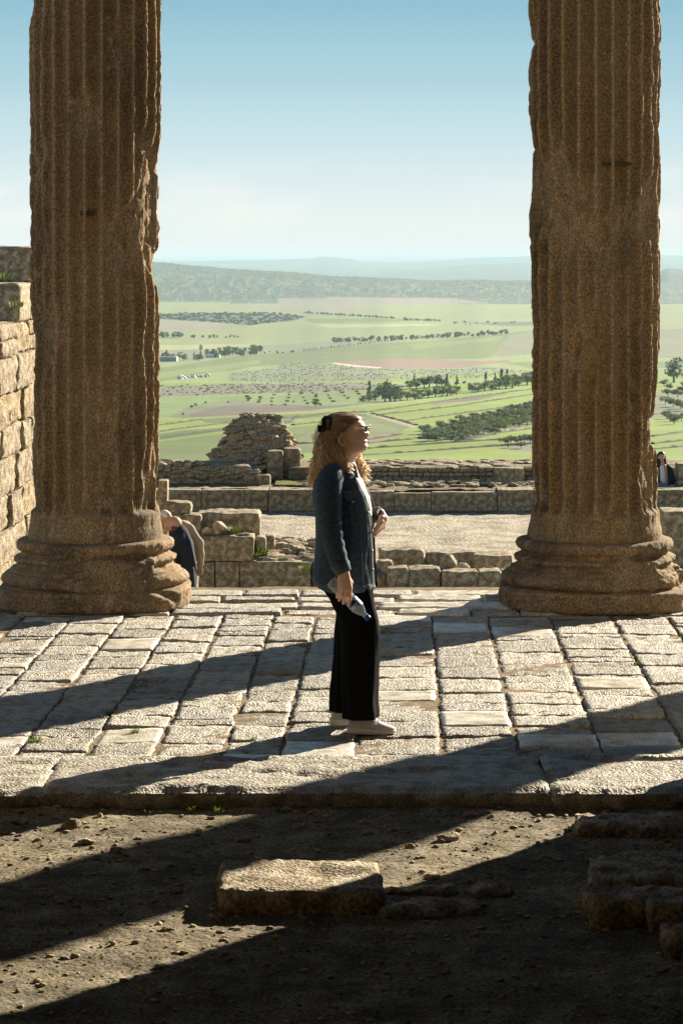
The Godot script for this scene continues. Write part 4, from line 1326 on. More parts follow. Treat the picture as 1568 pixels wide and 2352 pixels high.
func make_hedges() -> void:
	mat("bank", T.soil, Color(0.085, 0.095, 0.045), 0.2, null, 0.0, 0.95)
	var lines := [[870, 661, 1110, 626, 1512, 571, 1700, 545], [915, 673, 1200, 641, 1512, 593, 1700, 565], [1010, 698, 1250, 666, 1512, 629, 1700, 600], [830, 810, 1100, 791, 1400, 771], [830, 836, 1050, 821, 1390, 797], [560, 792, 870, 771, 1000, 751], [-100, 730, 28, 716, 200, 692], [-100, 758, 28, 741, 300, 706, 480, 690],
		[-100, 782, 28, 766, 310, 731, 560, 702], [1060, 768, 1240, 776, 1390, 744, 1512, 730], [560, 690, 700, 668, 870, 660], [870, 668, 1000, 700, 1050, 716], [560, 716, 700, 700, 850, 674], [1240, 778, 1512, 770], [860, 786, 1050, 770], [1900, 690, 2030, 668, 2160, 650], [1990, 760, 2160, 735], [1990, 790, 2160, 770], [1990, 812, 2160, 795], [380, 705, 480, 690, 600, 680]]
	for l in lines:
		var pts := []
		for k in range(0, l.size() - 2, 2):
			for s in 14:
				pts.append(vp(Vector2(l[k], l[k + 1]).lerp(Vector2(l[k + 2], l[k + 3]), s / 14.0)))
		pts.append(vp(Vector2(l[-2], l[-1])))
		var fine := []
		for k in pts.size() - 1:
			var n := maxi(1, int(pts[k].distance_to(pts[k + 1]) / 2.5))
			for s in n:
				fine.append(pts[k].lerp(pts[k + 1], float(s) / n))
		var v := PackedVector3Array()
		for j in fine.size():
			var p: Vector3 = fine[j]
			var dir: Vector3 = (fine[mini(j + 1, fine.size() - 1)] - fine[maxi(j - 1, 0)])
			var side := Vector3(-dir.z, 0, dir.x).normalized()
			var n := 0.7 + 1.1 * nz.get_noise_2d(p.x * 1.3, p.z * 1.3)
			var hh := maxf(0.1, 0.75 * n)
			for q in [[-1.5, -0.6], [-0.9, 0.7], [-0.2, 1.0], [0.6, 0.75], [1.5, -0.6]]:
				v.append(p + side * q[0] * (0.7 + 0.5 * n) + Vector3(0, hh * q[1] + 0.25 * nz.get_noise_3dv((p + side * q[0]) * 9.0), 0))
		var o := obj("field_bank", commit(v, grid_idx(5, fine.size())), M.bank)
		tag(o, "low scrubby bank dividing the bright green strips", "hedge", "banks between the field strips")

func make_farm() -> void:
	plain("white_wall", Color(0.74, 0.72, 0.68), 0.8)
	plain("shed_wall", Color(0.22, 0.23, 0.24), 0.7)
	plain("tin_roof", Color(0.50, 0.50, 0.48), 0.5)
	plain("tile_roof", Color(0.42, 0.25, 0.17), 0.8)
	plain("dark_window", Color(0.03, 0.03, 0.035), 0.3)
	var p := vp(Vector2(52, 461))
	var u: float = -p.z / 1.7357 / FL
	var s := thing("farm_shed", "long low farm shed with a white gable end", "building", p, -0.25)
	obj("wall", block(Vector3(46 * u, 8.5 * u, 10 * u), 0.1, 0.0, 1, 50.0), M.shed_wall, s, Vector3(0, 8.0 * u, 0))
	obj("gable", block(Vector3(0.3, 9 * u, 10.3 * u), 0.1, 0.0, 1, 50.0), M.white_wall, s, Vector3(46 * u + 0.3, 8.5 * u, 0))
	obj("roof", block(Vector3(47 * u, 1.3 * u, 11.5 * u), 0.1, 0.0, 1, 50.0), M.tin_roof, s, Vector3(0, 17.6 * u, 0))
	p = vp(Vector2(240, 446))
	u = -p.z / 1.7357 / FL
	var f := thing("farmhouse", "white flat-roofed farmhouse before the dark grove", "building", p, -0.15)
	obj("wall", block(Vector3(28 * u, 6 * u, 9 * u), 0.1, 0.0, 2, 50.0), M.white_wall, f, Vector3(0, 6 * u, 0))
	obj("roof", block(Vector3(29 * u, 0.8 * u, 9.6 * u), 0.1, 0.0, 2, 50.0), M.tin_roof, f, Vector3(0, 12.7 * u, 0))
	for k in 4:
		obj("window", block(Vector3(2.0 * u, 1.7 * u, 0.1), 0.02, 0.0, 2, 50.0), M.dark_window, f, Vector3((-20 + k * 13) * u, 6.5 * u, 9 * u + 0.06))
	p = vp(Vector2(190, 452))
	var c := thing("farm_hut", "small tan hut beside the white farmhouse", "building", p)
	obj("wall", block(Vector3(12 * u, 5 * u, 7 * u), 0.1, 0.0, 3, 50.0), plain("tan_wall", Color(0.5, 0.42, 0.32), 0.9), c, Vector3(0, 5 * u, 0))
	obj("roof", block(Vector3(12.8 * u, 0.8 * u, 7.7 * u), 0.1, 0.0, 3, 50.0), M.tile_roof, c, Vector3(0, 10.8 * u, 0))
	p = vp(Vector2(1498, 530))
	u = -p.z / 1.7357 / FL
	var b := thing("small_house", "small pale house among the dark trees by the column", "building", p)
	obj("wall", block(Vector3(14 * u, 8 * u, 10 * u), 0.1, 0.0, 4, 50.0), M.white_wall, b, Vector3(0, 8 * u, 0))
	obj("roof", block(Vector3(14.8 * u, 0.8 * u, 10.7 * u), 0.1, 0.0, 4, 50.0), M.tin_roof, b, Vector3(0, 16.8 * u, 0))
	# spoil heap of pale rock
	var rock := boulder(71, 3, 7)
	for k in 26:
		var q := Vector2(rnd(95, 220), 0)
		q.y = lerpf(530, 518, (q.x - 95) / 125.0) + rnd(-4, 5)
		p = vp(q)
		var o := obj("pale_rock", rock, M.white_wall if k % 3 == 0 else M.tan_wall, null, p)
		o.basis = Basis(Vector3.UP, rnd(0, 6)).scaled(Vector3.ONE * rnd(1.2, 3.4))
		tag(o, "pale rock dumped on the spoil heap in the valley", "rock", "rocks of the spoil heap")

# ---------------------------------------------------------------- people
# skin of a field: tapered capsules [a, b, ra, rb] joined with a smooth minimum k, meshed as surface nets with cells of c metres
func nets(v: PackedVector3Array, idx: PackedInt32Array, caps: Array, c: float, k: float) -> void:
	var lo := Vector3.ONE * 1e9
	var hi := -lo
	for q in caps:
		var m: float = maxf(q[2], q[3]) + 3.0 * c
		lo = lo.min(q[0] - Vector3.ONE * m).min(q[1] - Vector3.ONE * m)
		hi = hi.max(q[0] + Vector3.ONE * m).max(q[1] + Vector3.ONE * m)
	var n := Vector3i(((hi - lo) / c).ceil()) + Vector3i.ONE * 2
	var f := PackedFloat32Array()
	f.resize(n.x * n.y * n.z)
	f.fill(1e3)
	for q in caps:
		var a: Vector3 = q[0]
		var b: Vector3 = q[1]
		var ra: float = q[2]
		var rb: float = q[3]
		var m := maxf(ra, rb) + k + 2.0 * c
		var i0 := Vector3i(((a.min(b) - Vector3.ONE * m - lo) / c).floor()).clamp(Vector3i.ZERO, n - Vector3i.ONE)
		var i1 := Vector3i(((a.max(b) + Vector3.ONE * m - lo) / c).ceil()).clamp(Vector3i.ZERO, n - Vector3i.ONE)
		var ab := b - a
		var l2 := maxf(ab.length_squared(), 1e-9)
		for z in range(i0.z, i1.z + 1):
			for y in range(i0.y, i1.y + 1):
				var at0 := (z * n.y + y) * n.x
				for x in range(i0.x, i1.x + 1):
					var p := lo + Vector3(x, y, z) * c
					var t := clampf((p - a).dot(ab) / l2, 0.0, 1.0)
					var d := (p - a - ab * t).length() - lerpf(ra, rb, t)
					var o := f[at0 + x]
					var h := maxf(k - absf(o - d), 0.0) / k
					f[at0 + x] = minf(o, d) - h * h * k * 0.25
	var ids := PackedInt32Array()
	ids.resize(f.size())
	ids.fill(-1)
	var sx := 1
	var sy := n.x
	var sz := n.x * n.y
	var offs := [0, sx, sy, sx + sy, sz, sx + sz, sy + sz, sx + sy + sz]
	var edges := [[0, 1], [2, 3], [4, 5], [6, 7], [0, 2], [1, 3], [4, 6], [5, 7], [0, 4], [1, 5], [2, 6], [3, 7]]
	for z in n.z - 1:
		for y in n.y - 1:
			for x in n.x - 1:
				var g := z * sz + y * sy + x
				var f0 := f[g]
				if f0 > 4.0 * c:
					continue
				var mask := 0
				for e in 8:
					if f[g + offs[e]] < 0.0:
						mask |= 1 << e
				if mask == 0 or mask == 255:
					continue
				var s := Vector3.ZERO
				var cnt := 0
				for e in edges:
					var in0: int = (mask >> e[0]) & 1
					if in0 != ((mask >> e[1]) & 1):
						var v0: float = f[g + offs[e[0]]]
						var v1: float = f[g + offs[e[1]]]
						var t := v0 / (v0 - v1)
						var p0 := Vector3(e[0] & 1, (e[0] >> 1) & 1, e[0] >> 2)
						var p1 := Vector3(e[1] & 1, (e[1] >> 1) & 1, e[1] >> 2)
						s += p0.lerp(p1, t)
						cnt += 1
				ids[g] = v.size()
				v.append(lo + (Vector3(x, y, z) + s / cnt) * c)
	var ax := [[sx, sy, sz], [sy, sz, sx], [sz, sx, sy]]
	for z in range(1, n.z - 1):
		for y in range(1, n.y - 1):
			for x in range(1, n.x - 1):
				var g := z * sz + y * sy + x
				if f[g] > 4.0 * c:
					continue
				for q in ax:
					var in0: bool = f[g] < 0.0
					if in0 == (f[g + q[0]] < 0.0):
						continue
					var a: int = ids[g - q[1] - q[2]]
					var b: int = ids[g - q[2]]
					var d: int = ids[g]
					var e: int = ids[g - q[1]]
					if a < 0 or b < 0 or d < 0 or e < 0:
						continue
					if in0:
						idx.append_array(PackedInt32Array([a, d, b, a, e, d]))
					else:
						idx.append_array(PackedInt32Array([a, b, d, a, d, e]))

func chain(pts: Array, radii: Array) -> Array:
	var out := []
	for k in pts.size() - 1:
		out.append([pts[k], pts[k + 1], radii[k], radii[k + 1]])
	return out

func nets_mesh(caps: Array, c: float, k: float) -> ArrayMesh:
	var v := PackedVector3Array()
	var idx := PackedInt32Array()
	nets(v, idx, caps, c, k)
	return commit(v, idx)

# closed loft: table rows [y, x front, x back, half width, z centre]; exponent e squares the section; fold roughens it
func loft(v: PackedVector3Array, idx: PackedInt32Array, tab: Array, ys: Array, n: int, e: float, shear: float, fold: Callable) -> void:
	var rings := []
	for y in ys:
		var xf := curve(tab, y, 1)
		var xb := curve(tab, y, 2)
		var w := curve(tab, y, 3)
		var zc := curve(tab, y, 4)
		var ring := []
		for i in n:
			var th := TAU * i / n
			var c := cos(th)
			var s := sin(th)
			var cc := signf(c) * pow(absf(c), 2.0 / e)
			var ss := signf(s) * pow(absf(s), 2.0 / e)
			var k: float = 1.0 + fold.call(th, y)
			var z := -ss * w * k
			ring.append(Vector3((xf + xb) * 0.5 + (xf - xb) * 0.5 * cc * k - shear * z, y, zc + z))
		rings.append(ring)
	skin(v, idx, rings)

func span(a: float, b: float, n: int) -> Array:
	var out := []
	for i in n:
		out.append(lerpf(a, b, i / (n - 1.0)))
	return out

const HEAD := [
	# y, front of the face without the nose, back, half width
	[1.36, -0.005, -0.150, 0.070], [1.40, -0.012, -0.136, 0.060], [1.424, -0.006, -0.128, 0.056], [1.453, 0.010, -0.125, 0.056], [1.470, 0.027, -0.128, 0.058], [1.484, 0.051, -0.135, 0.060], [1.495, 0.063, -0.142, 0.062], [1.511, 0.069, -0.150, 0.065], [1.527, 0.0615, -0.156, 0.068], [1.538, 0.0655, -0.158, 0.070],
	[1.546, 0.0605, -0.160, 0.071], [1.553, 0.0655, -0.161, 0.072], [1.563, 0.0595, -0.162, 0.073], [1.580, 0.057, -0.163, 0.0745], [1.600, 0.0535, -0.163, 0.0755], [1.618, 0.0545, -0.160, 0.0755], [1.636, 0.045, -0.154, 0.074], [1.652, 0.028, -0.145, 0.068], [1.664, 0.006, -0.132, 0.057], [1.673, -0.020, -0.112, 0.040], [1.678, -0.048, -0.085, 0.018]]
const NOSE := [[1.553, 0.0], [1.561, 0.009], [1.569, 0.0165], [1.578, 0.0195], [1.586, 0.0165], [1.597, 0.010], [1.610, 0.0045], [1.624, 0.0]]
const HEAD_YAW := 0.24

func turn_head(p: Vector3) -> Vector3:
	var c := cos(HEAD_YAW * smoothstep(1.40, 1.47, p.y))
	var s := sin(HEAD_YAW * smoothstep(1.40, 1.47, p.y))
	var x := p.x + 0.07
	return Vector3(-0.07 + x * c * 1.02 - p.z * s, p.y, x * s + p.z * c)

func head_point(th: float, y: float, grow := 0.0) -> Vector3:
	var xf := curve(HEAD, y, 1) + grow
	var xb := curve(HEAD, y, 2) - grow
	var w := curve(HEAD, y, 3) + grow
	var xc := lerpf(xf, xb, 0.52)
	var c := cos(th)
	var s := sin(th)
	var z := w * signf(s) * pow(absf(s), 0.92)
	var x := xc + (xf - xc) * c if c > 0.0 else xc + (xc - xb) * c
	return Vector3(x, y, z)

func make_woman() -> void:
	var wx := (815.0 - HX) / FL * 13.87
	var w := thing("person", "person in dark denim jacket and wide black trousers holding a water bottle", "person", Vector3(wx, 0.0, -13.87))
	# ---- body: head, neck, trunk, limbs and hands in one mesh
	var v := PackedVector3Array()
	var idx := PackedInt32Array()
	var cols := PackedColorArray()
	var skin_c := Color(0.80, 0.56, 0.43)
	var lip_c := Color(0.42, 0.16, 0.12)
	var nh := 72
	var rings := []
	var ys := span(1.36, 1.678, 108)
	for y in ys:
		var ring := []
		for i in nh:
			var th := -TAU * i / nh
			var p := head_point(th, y)
			var front := cos(th) > 0.0
			if front:
				var wing := 0.0125 + 0.006 * exp(-pow((y - 1.568) / 0.006, 2.0))
				p.x += curve(NOSE, y) * exp(-pow(p.z / wing, 2.0))
				p.x -= 0.010 * exp(-pow((y - 1.602) / 0.010, 2.0) - pow((absf(p.z) - 0.030) / 0.013, 2.0))
				p.x += 0.004 * exp(-pow((y - 1.575) / 0.016, 2.0) - pow((absf(p.z) - 0.040) / 0.016, 2.0))
				p.x -= 0.0035 * exp(-pow((y - 1.5465) / 0.0025, 2.0) - pow(p.z / 0.02, 4.0))
				p.x -= 0.006 * clampf((absf(p.z) - 0.02) / 0.03, 0, 1) * exp(-pow((y - 1.543) / 0.016, 2.0))
			ring.append(turn_head(p))
		rings.append(ring)
	skin(v, idx, rings)
	for k in v.size():
		var c := skin_c
		var p := v[k]
		var lx := (p.x + 0.07) * cos(HEAD_YAW) + p.z * sin(HEAD_YAW) - 0.07
		var lz := -(p.x + 0.07) * sin(HEAD_YAW) + p.z * cos(HEAD_YAW)
		if p.y > 1.534 and p.y < 1.5575 and lx > 0.045 and absf(lz) < 0.024:
			c = skin_c.lerp(lip_c, 0.85)
		c = c.lerp(Color(0.58, 0.27, 0.19), 0.4 * exp(-pow((p.y - 1.568) / 0.02, 2.0)) * clampf(lx / 0.05, 0, 1))
		cols.append(c)
	# ear
	var n0 := v.size()
	var ear := []
	for k in 13:
		var e := lerpf(-2.2, 2.7, k / 12.0)
		ear.append(turn_head(Vector3(-0.046 - 0.016 * cos(e) * (0.75 if e < -0.9 else 1.0), 1.548 + 0.028 * sin(e), 0.084 + 0.006 * cos(e))))
	tube(v, idx, ear, [0.006, 0.0075, 0.007, 0.0065, 0.006, 0.006, 0.006, 0.0055, 0.005, 0.005, 0.0045, 0.004, 0.0035], 8)
	tube(v, idx, [turn_head(Vector3(-0.034, 1.516, 0.072)), turn_head(Vector3(-0.038, 1.522, 0.080)), turn_head(Vector3(-0.044, 1.541, 0.074)), turn_head(Vector3(-0.048, 1.566, 0.073))], [0.006, 0.009, 0.008, 0.006], 8)
	# trunk and limbs under the clothes
	var caps := []
	caps.append_array(chain([Vector3(-0.085, 1.37, 0), Vector3(-0.08, 1.25, 0), Vector3(-0.06, 1.10, 0), Vector3(-0.05, 0.92, 0)], [0.075, 0.11, 0.105, 0.11]))
	caps.append_array(chain([Vector3(-0.10, 1.345, 0.13), Vector3(-0.13, 1.33, 0.20), Vector3(-0.125, 1.10, 0.265), Vector3(-0.065, 0.885, 0.285)], [0.05, 0.045, 0.036, 0.026]))
	caps.append_array(chain([Vector3(-0.08, 1.345, -0.13), Vector3(-0.08, 1.33, -0.19), Vector3(-0.05, 1.10, -0.22), Vector3(0.13, 1.135, -0.06)], [0.05, 0.045, 0.036, 0.026]))
	caps.append_array(chain([Vector3(-0.04, 0.84, 0.07), Vector3(0.03, 0.50, 0.10), Vector3(0.025, 0.12, 0.10)], [0.070, 0.05, 0.036]))
	caps.append_array(chain([Vector3(-0.04, 0.84, -0.07), Vector3(-0.025, 0.50, -0.10), Vector3(-0.06, 0.12, -0.10)], [0.070, 0.05, 0.036]))
	nets(v, idx, caps, 0.018, 0.03)
	# near hand, back turned outward, fingers over the bottle
	var H := Vector3(0, 0, 0.055)
	caps = []
	var kn := [Vector3(-0.027, 0.792, 0.240), Vector3(-0.045, 0.785, 0.247), Vector3(-0.063, 0.787, 0.247), Vector3(-0.079, 0.797, 0.240)]
	var tp := [Vector3(-0.034, 0.700, 0.226), Vector3(-0.063, 0.712, 0.228), Vector3(-0.084, 0.727, 0.226), Vector3(-0.096, 0.741, 0.222)]
	for k in 4:
		caps.append([Vector3(-0.060 + 0.014 * (1.5 - k) * 0.6, 0.872, 0.228) + H, kn[k] + H, 0.0165, 0.0125])
		var m1: Vector3 = kn[k].lerp(tp[k], 0.48) + Vector3(0.003, 0.0, 0.008)
		var m2: Vector3 = kn[k].lerp(tp[k], 0.78) + Vector3(0.001, 0, 0.003)
		var rr := 0.0096 if k < 3 else 0.0082
		caps.append_array(chain([kn[k] + H, m1 + H, m2 + H, tp[k] + H], [rr * 1.08, rr, rr * 0.92, rr * 0.78]))
	caps.append([Vector3(-0.0625, 0.905, 0.228) + H, Vector3(-0.060, 0.868, 0.228) + H, 0.024, 0.024])
	caps.append_array(chain([Vector3(-0.045, 0.85, 0.222) + H, Vector3(-0.024, 0.815, 0.190) + H, Vector3(-0.030, 0.775, 0.160) + H, Vector3(-0.048, 0.75, 0.150) + H], [0.016, 0.013, 0.0105, 0.008]))
	nets(v, idx, caps, 0.0032, 0.006)
	# far hand, folded loosely before the waist
	caps = []
	for k in 4:
		var z := -0.055 + 0.019 * k
		var a := Vector3(0.152 - 0.004 * k, 1.128, z * 0.6 - 0.02)
		var b := Vector3(0.150 - 0.010 * k, 1.075, z)
		var c := Vector3(0.118 - 0.004 * k, 1.046 - 0.003 * k, z + 0.004)
		var d := Vector3(0.098 + 0.002 * k, 1.056 - 0.004 * k, z + 0.008)
		caps.append([a, b, 0.017, 0.0125])
		caps.append_array(chain([b, c, d], [0.0105, 0.0092, 0.0078]))
	caps.append([Vector3(0.135, 1.150, -0.045), Vector3(0.150, 1.122, -0.040), 0.023, 0.024])
	caps.append_array(chain([Vector3(0.140, 1.108, -0.006), Vector3(0.118, 1.078, 0.012), Vector3(0.102, 1.058, 0.014)], [0.014, 0.0115, 0.008]))
	nets(v, idx, caps, 0.0032, 0.006)
	while cols.size() < v.size():
		cols.append(skin_c)
	var sm := plain("skin", Color.WHITE, 0.5, true)
	sm.subsurf_scatter_enabled = true
	sm.subsurf_scatter_strength = 0.15
	obj("body", commit(v, idx, cols), sm, w)
	# ---- clothes
	make_denim()
	woman_jacket(w)
	woman_trousers(w)
	for s in 2:
		woman_shoe(w, s)
	# white shirt
	v = PackedVector3Array()
	idx = PackedInt32Array()
	var st := [[0.78, 0.085, -0.19, 0.165, 0.0], [0.92, 0.096, -0.185, 0.165, 0.0], [1.03, 0.094, -0.185, 0.155, 0.0], [1.087, 0.0955, -0.185, 0.150, 0.0], [1.17, 0.089, -0.19, 0.150, 0.0], [1.2535, 0.077, -0.20, 0.155, 0.0], [1.316, 0.046, -0.20, 0.160, 0.0], [1.36, 0.022, -0.175, 0.130, 0.0], [1.40, 0.006, -0.150, 0.085, 0.0], [1.424, 0.000, -0.138, 0.066, 0.0]]
	loft(v, idx, st, span(0.78, 1.424, 44), 48, 2.1, 0.06, func(th, y): return 0.012 * nz.get_noise_2d(th * 14.0, y * 40.0))
	obj("shirt", commit(v, idx), mat("white_cotton", T.cloth, Color(0.80, 0.79, 0.77), 9.0, null, 0.0, 0.9), w)
	make_hair(w)
	make_glasses(w)
	# hair claw
	var clip := plain("black_plastic", Color(0.012, 0.012, 0.012), 0.35)
	var cl := obj("hair_claw", tube_mesh([Vector3(-0.158, 1.575, 0.045), Vector3(-0.166, 1.612, 0.055), Vector3(-0.166, 1.655, 0.055), Vector3(-0.158, 1.664, 0.055), Vector3(-0.128, 1.664, 0.060), Vector3(-0.128, 1.64, 0.072), Vector3(-0.140, 1.60, 0.080)], [0.007, 0.0085, 0.008, 0.007, 0.007, 0.008, 0.006], 4, 1.6), clip, w)
	obj("grip", block(Vector3(0.016, 0.017, 0.022), 0.003, 0.0, 1, 0.05), clip, cl, Vector3(-0.182, 1.606, 0.05))
	# strap, watch
	obj("bag_strap", tube_mesh([Vector3(-0.06, 1.42, -0.09), Vector3(0.005, 1.375, -0.03), Vector3(0.042, 1.318, 0.015), Vector3(0.083, 1.245, 0.03), Vector3(0.105, 1.17, 0.02), Vector3(0.112, 1.13, -0.02)], [0.0055], 6, 0.45), plain("leather", Color(0.03, 0.022, 0.016), 0.5), w)
	var wl := []
	for k in 15:
		var a := TAU * k / 14.0
		wl.append(Vector3(0.128, 1.142, -0.048) + Vector3(0.35, 0.94, 0).normalized() * 0.029 * cos(a) + Vector3(0, 0, 1) * 0.029 * sin(a))
	var watch := obj("wristwatch", tube_mesh(wl, [0.006], 6), clip, w)
	obj("watch_face", block(Vector3(0.004, 0.015, 0.014), 0.003, 0.0, 1, 0.05), plain("brass", Color(0.5, 0.38, 0.2), 0.3), watch, Vector3(0.152, 1.146, -0.035))

func make_denim() -> void:
	var S := 256
	var a := noise_bytes(31, 0.25, S, 2)
	var b := noise_bytes(32, 0.03, S, 4)
	T.denim = color_tex(b, [[0.0, Color(0.62, 0.66, 0.70)], [0.5, Color(0.80, 0.83, 0.86)], [1.0, Color(1, 1, 1)]], a, 0.25, S)
	T.bump_cloth = grey_tex(a, b, 0.5, 0.5, S)
	mat("denim", T.denim, Color(0.080, 0.114, 0.148), 5.0, T.bump_cloth, 0.15, 0.85)
	mat("denim_trim", T.denim, Color(0.135, 0.172, 0.20), 6.0, T.bump_cloth, 0.2, 0.85)
	mat("denim_thread", T.denim, Color(0.34, 0.32, 0.26), 6.0, null, 0.0, 0.9)
	mat("black_cloth", T.cloth, Color(0.010, 0.010, 0.0105), 6.0, T.bump_cloth, 0.1, 0.9)
	M.black_cloth.metallic_specular = 0.12
	var brass := plain("button_metal", Color(0.42, 0.33, 0.20), 0.35)
	brass.metallic = 0.8

const JACKET := [
	# y, front, back, half width
	[0.752, 0.112, -0.212, 0.212], [0.838, 0.108, -0.2215, 0.208], [0.921, 0.104, -0.212, 0.198], [1.004, 0.100, -0.205, 0.190], [1.087, 0.098, -0.204, 0.186], [1.170, 0.092, -0.206, 0.186], [1.2535, 0.080, -0.2225, 0.190], [1.316, 0.052, -0.218, 0.196], [1.350, 0.034, -0.203, 0.186], [1.376, 0.020, -0.188, 0.160], [1.400, 0.012, -0.170, 0.118], [1.424, 0.008, -0.158, 0.082]]

func jacket_point(ph: float, y: float, grow := 0.0) -> Vector3:
	var xf := curve(JACKET, y, 1) + grow
	var xb := curve(JACKET, y, 2) - grow
	var w := curve(JACKET, y, 3) + grow
	var c := cos(ph)
	var s := sin(ph)
	var k := 1.0 + 0.030 * nz.get_noise_2d(ph * 26.0, y * 20.0 + ph * 10.0) + 0.03 * nz.get_noise_2d(ph * 9.0 + 40.0, y * 30.0) * smoothstep(1.0, 0.75, y)
	var x := (xf + xb) * 0.5 + (xf - xb) * 0.5 * signf(c) * pow(absf(c), 0.9) * k
	var z := w * signf(s) * pow(absf(s), 0.85) * k
	return Vector3(x - 0.12 * z * smoothstep(1.40, 1.2, y) - (0.02 if z < 0.0 else 0.0) * 0.0, y, z)

func jacket_edge(y: float) -> float:
	return deg_to_rad(curve([[0.75, 12.0], [0.95, 13.0], [1.10, 16.0], [1.20, 24.0], [1.30, 36.0], [1.36, 46.0], [1.424, 60.0]], y))

func woman_jacket(w: Node) -> void:
	var v := PackedVector3Array()
	var nu := 96
	var nv := 76
	for j in nv:
		for i in nu:
			var y0 := lerpf(0.752, 1.424, j / (nv - 1.0))
			var e := jacket_edge(y0)
			var ph := lerpf(e, TAU - e * 0.9, i / (nu - 1.0))
			# the hem rises a little towards the back
			var y := y0 + 0.045 * smoothstep(1.7, 3.1, ph) * smoothstep(TAU - 1.7, 3.2, ph) * smoothstep(0.95, 0.752, y0)
			var p := jacket_point(ph, y)
			p.y = y
			v.append(p)
	var jk := obj("jacket", commit(v, grid_idx(nu, nv, false, 0, true)), M.denim, w)
	# bands: hem, near placket
	for q in [["hem_band", 0]]:
		var bv := PackedVector3Array()
		for j in 5:
			for i in 90:
				var y0: float = 0.754 + 0.038 * j / 4.0
				var e := jacket_edge(y0)
				var ph := lerpf(e, TAU - e * 0.9, i / 89.0)
				var y := y0 + 0.045 * smoothstep(1.7, 3.1, ph) * smoothstep(TAU - 1.7, 3.2, ph) * smoothstep(0.95, 0.752, y0)
				var p := jacket_point(ph, y, 0.0045 if j > 0 and j < 4 else 0.001)
				p.y = y
				bv.append(p)
		obj("hem_band", commit(bv, grid_idx(90, 5, false, 0, true)), M.denim_trim, jk)
	var pv := PackedVector3Array()
	for j in 60:
		for i in 5:
			var y := lerpf(0.756, 1.34, j / 59.0)
			pv.append(jacket_point(jacket_edge(y) + i * 0.055 - 0.01, y, 0.004 if i > 0 and i < 4 else 0.0005))
	obj("placket", commit(pv, grid_idx(5, 60, false, 0, true)), M.denim_trim, jk)
	for y in [1.166, 1.066, 0.962, 0.862, 0.772]:
		var p := jacket_point(jacket_edge(y) + 0.10, y, 0.0055)
		obj("button", tube_mesh([p - Vector3(0.004, 0, 0.003), p + Vector3(0.001, 0, 0.002)], [0.0075, 0.006], 8), M.button_metal, jk)
	# pale stitched edge, seams
	for ln in [0.0, 0.235, 0.62]:
		var pts := []
		for j in 40:
			var y := lerpf(0.758, 1.36 if ln == 0.0 else 1.245, j / 39.0)
			pts.append(jacket_point(jacket_edge(y) + ln * (1.0 if y < 1.2 else 0.9), y, 0.003))
		obj("seam", tube_mesh(pts, [0.0024 if ln == 0.0 else 0.0014], 4), M.denim_thread, jk)
	# breast pocket flap with its button
	var fv := PackedVector3Array()
	for j in 7:
		for i in 13:
			var u := i / 12.0
			var drop := (0.030 + 0.026 * (1.0 - absf(u - 0.5) * 2.0)) * j / 6.0
			var y := 1.283 - drop
			var p := jacket_point(lerpf(0.86, 1.42, u), y, 0.004 + 0.010 * j / 6.0 + 0.004 * sin(u * 9.0) * j / 6.0)
			fv.append(p)
	obj("pocket_flap", commit(fv, grid_idx(13, 7, false, 0, true)), M.denim_trim, jk)
	var bp := jacket_point(1.14, 1.232, 0.017)
	obj("button", tube_mesh([bp - Vector3(0.002, 0, 0.004), bp + Vector3(0, 0, 0.002)], [0.008, 0.007], 8), M.button_metal, jk)
	var yk := []
	for i in 14:
		yk.append(jacket_point(lerpf(0.75, 1.5, i / 13.0), 1.285, 0.003))
	obj("seam", tube_mesh(yk, [0.0014], 4), M.denim_thread, jk)
	# collar
	var cv := PackedVector3Array()
	for j in 6:
		for i in 40:
			var u := i / 39.0
			var ph := lerpf(0.75, TAU - 0.75, u)
			var t := j / 5.0
			var front := maxf(cos(ph), 0.0)
			var up := 0.030 * sin(t * PI * 0.8) - 0.055 * t * t - 0.05 * t * front
			var rr := 0.068 + 0.034 * t + 0.022 * front * t
			cv.append(Vector3(-0.076 + (rr + 0.012) * cos(ph), 1.418 + up, rr * sin(ph)))
	obj("collar", commit(cv, grid_idx(40, 6, false, 0, true)), M.denim_trim, jk)
	# armhole seam
	var ah := []
	for k in 15:
		var e := lerpf(0.2, 5.4, k / 14.0)
		ah.append(Vector3(-0.128 + 0.071 * cos(e), 1.310 + 0.068 * sin(e), 0.165 + 0.050 * (1.0 - absf(sin(e)) * 0.45)))
	obj("seam", tube_mesh(ah, [0.002], 4), M.denim_thread, jk)
	# sleeves
	var sl := [[Vector3(-0.110, 1.372, 0.125), Vector3(-0.128, 1.352, 0.175), Vector3(-0.138, 1.300, 0.212), Vector3(-0.138, 1.220, 0.232), Vector3(-0.130, 1.120, 0.250), Vector3(-0.112, 1.020, 0.265), Vector3(-0.085, 0.930, 0.278), Vector3(-0.062, 0.872, 0.284)],
		[Vector3(-0.085, 1.372, -0.125), Vector3(-0.088, 1.350, -0.18), Vector3(-0.085, 1.28, -0.212), Vector3(-0.075, 1.19, -0.225), Vector3(-0.055, 1.105, -0.225), Vector3(0.010, 1.100, -0.17), Vector3(0.080, 1.128, -0.10), Vector3(0.130, 1.146, -0.050)]]
	var rad := [0.058, 0.070, 0.072, 0.068, 0.062, 0.055, 0.048, 0.043]
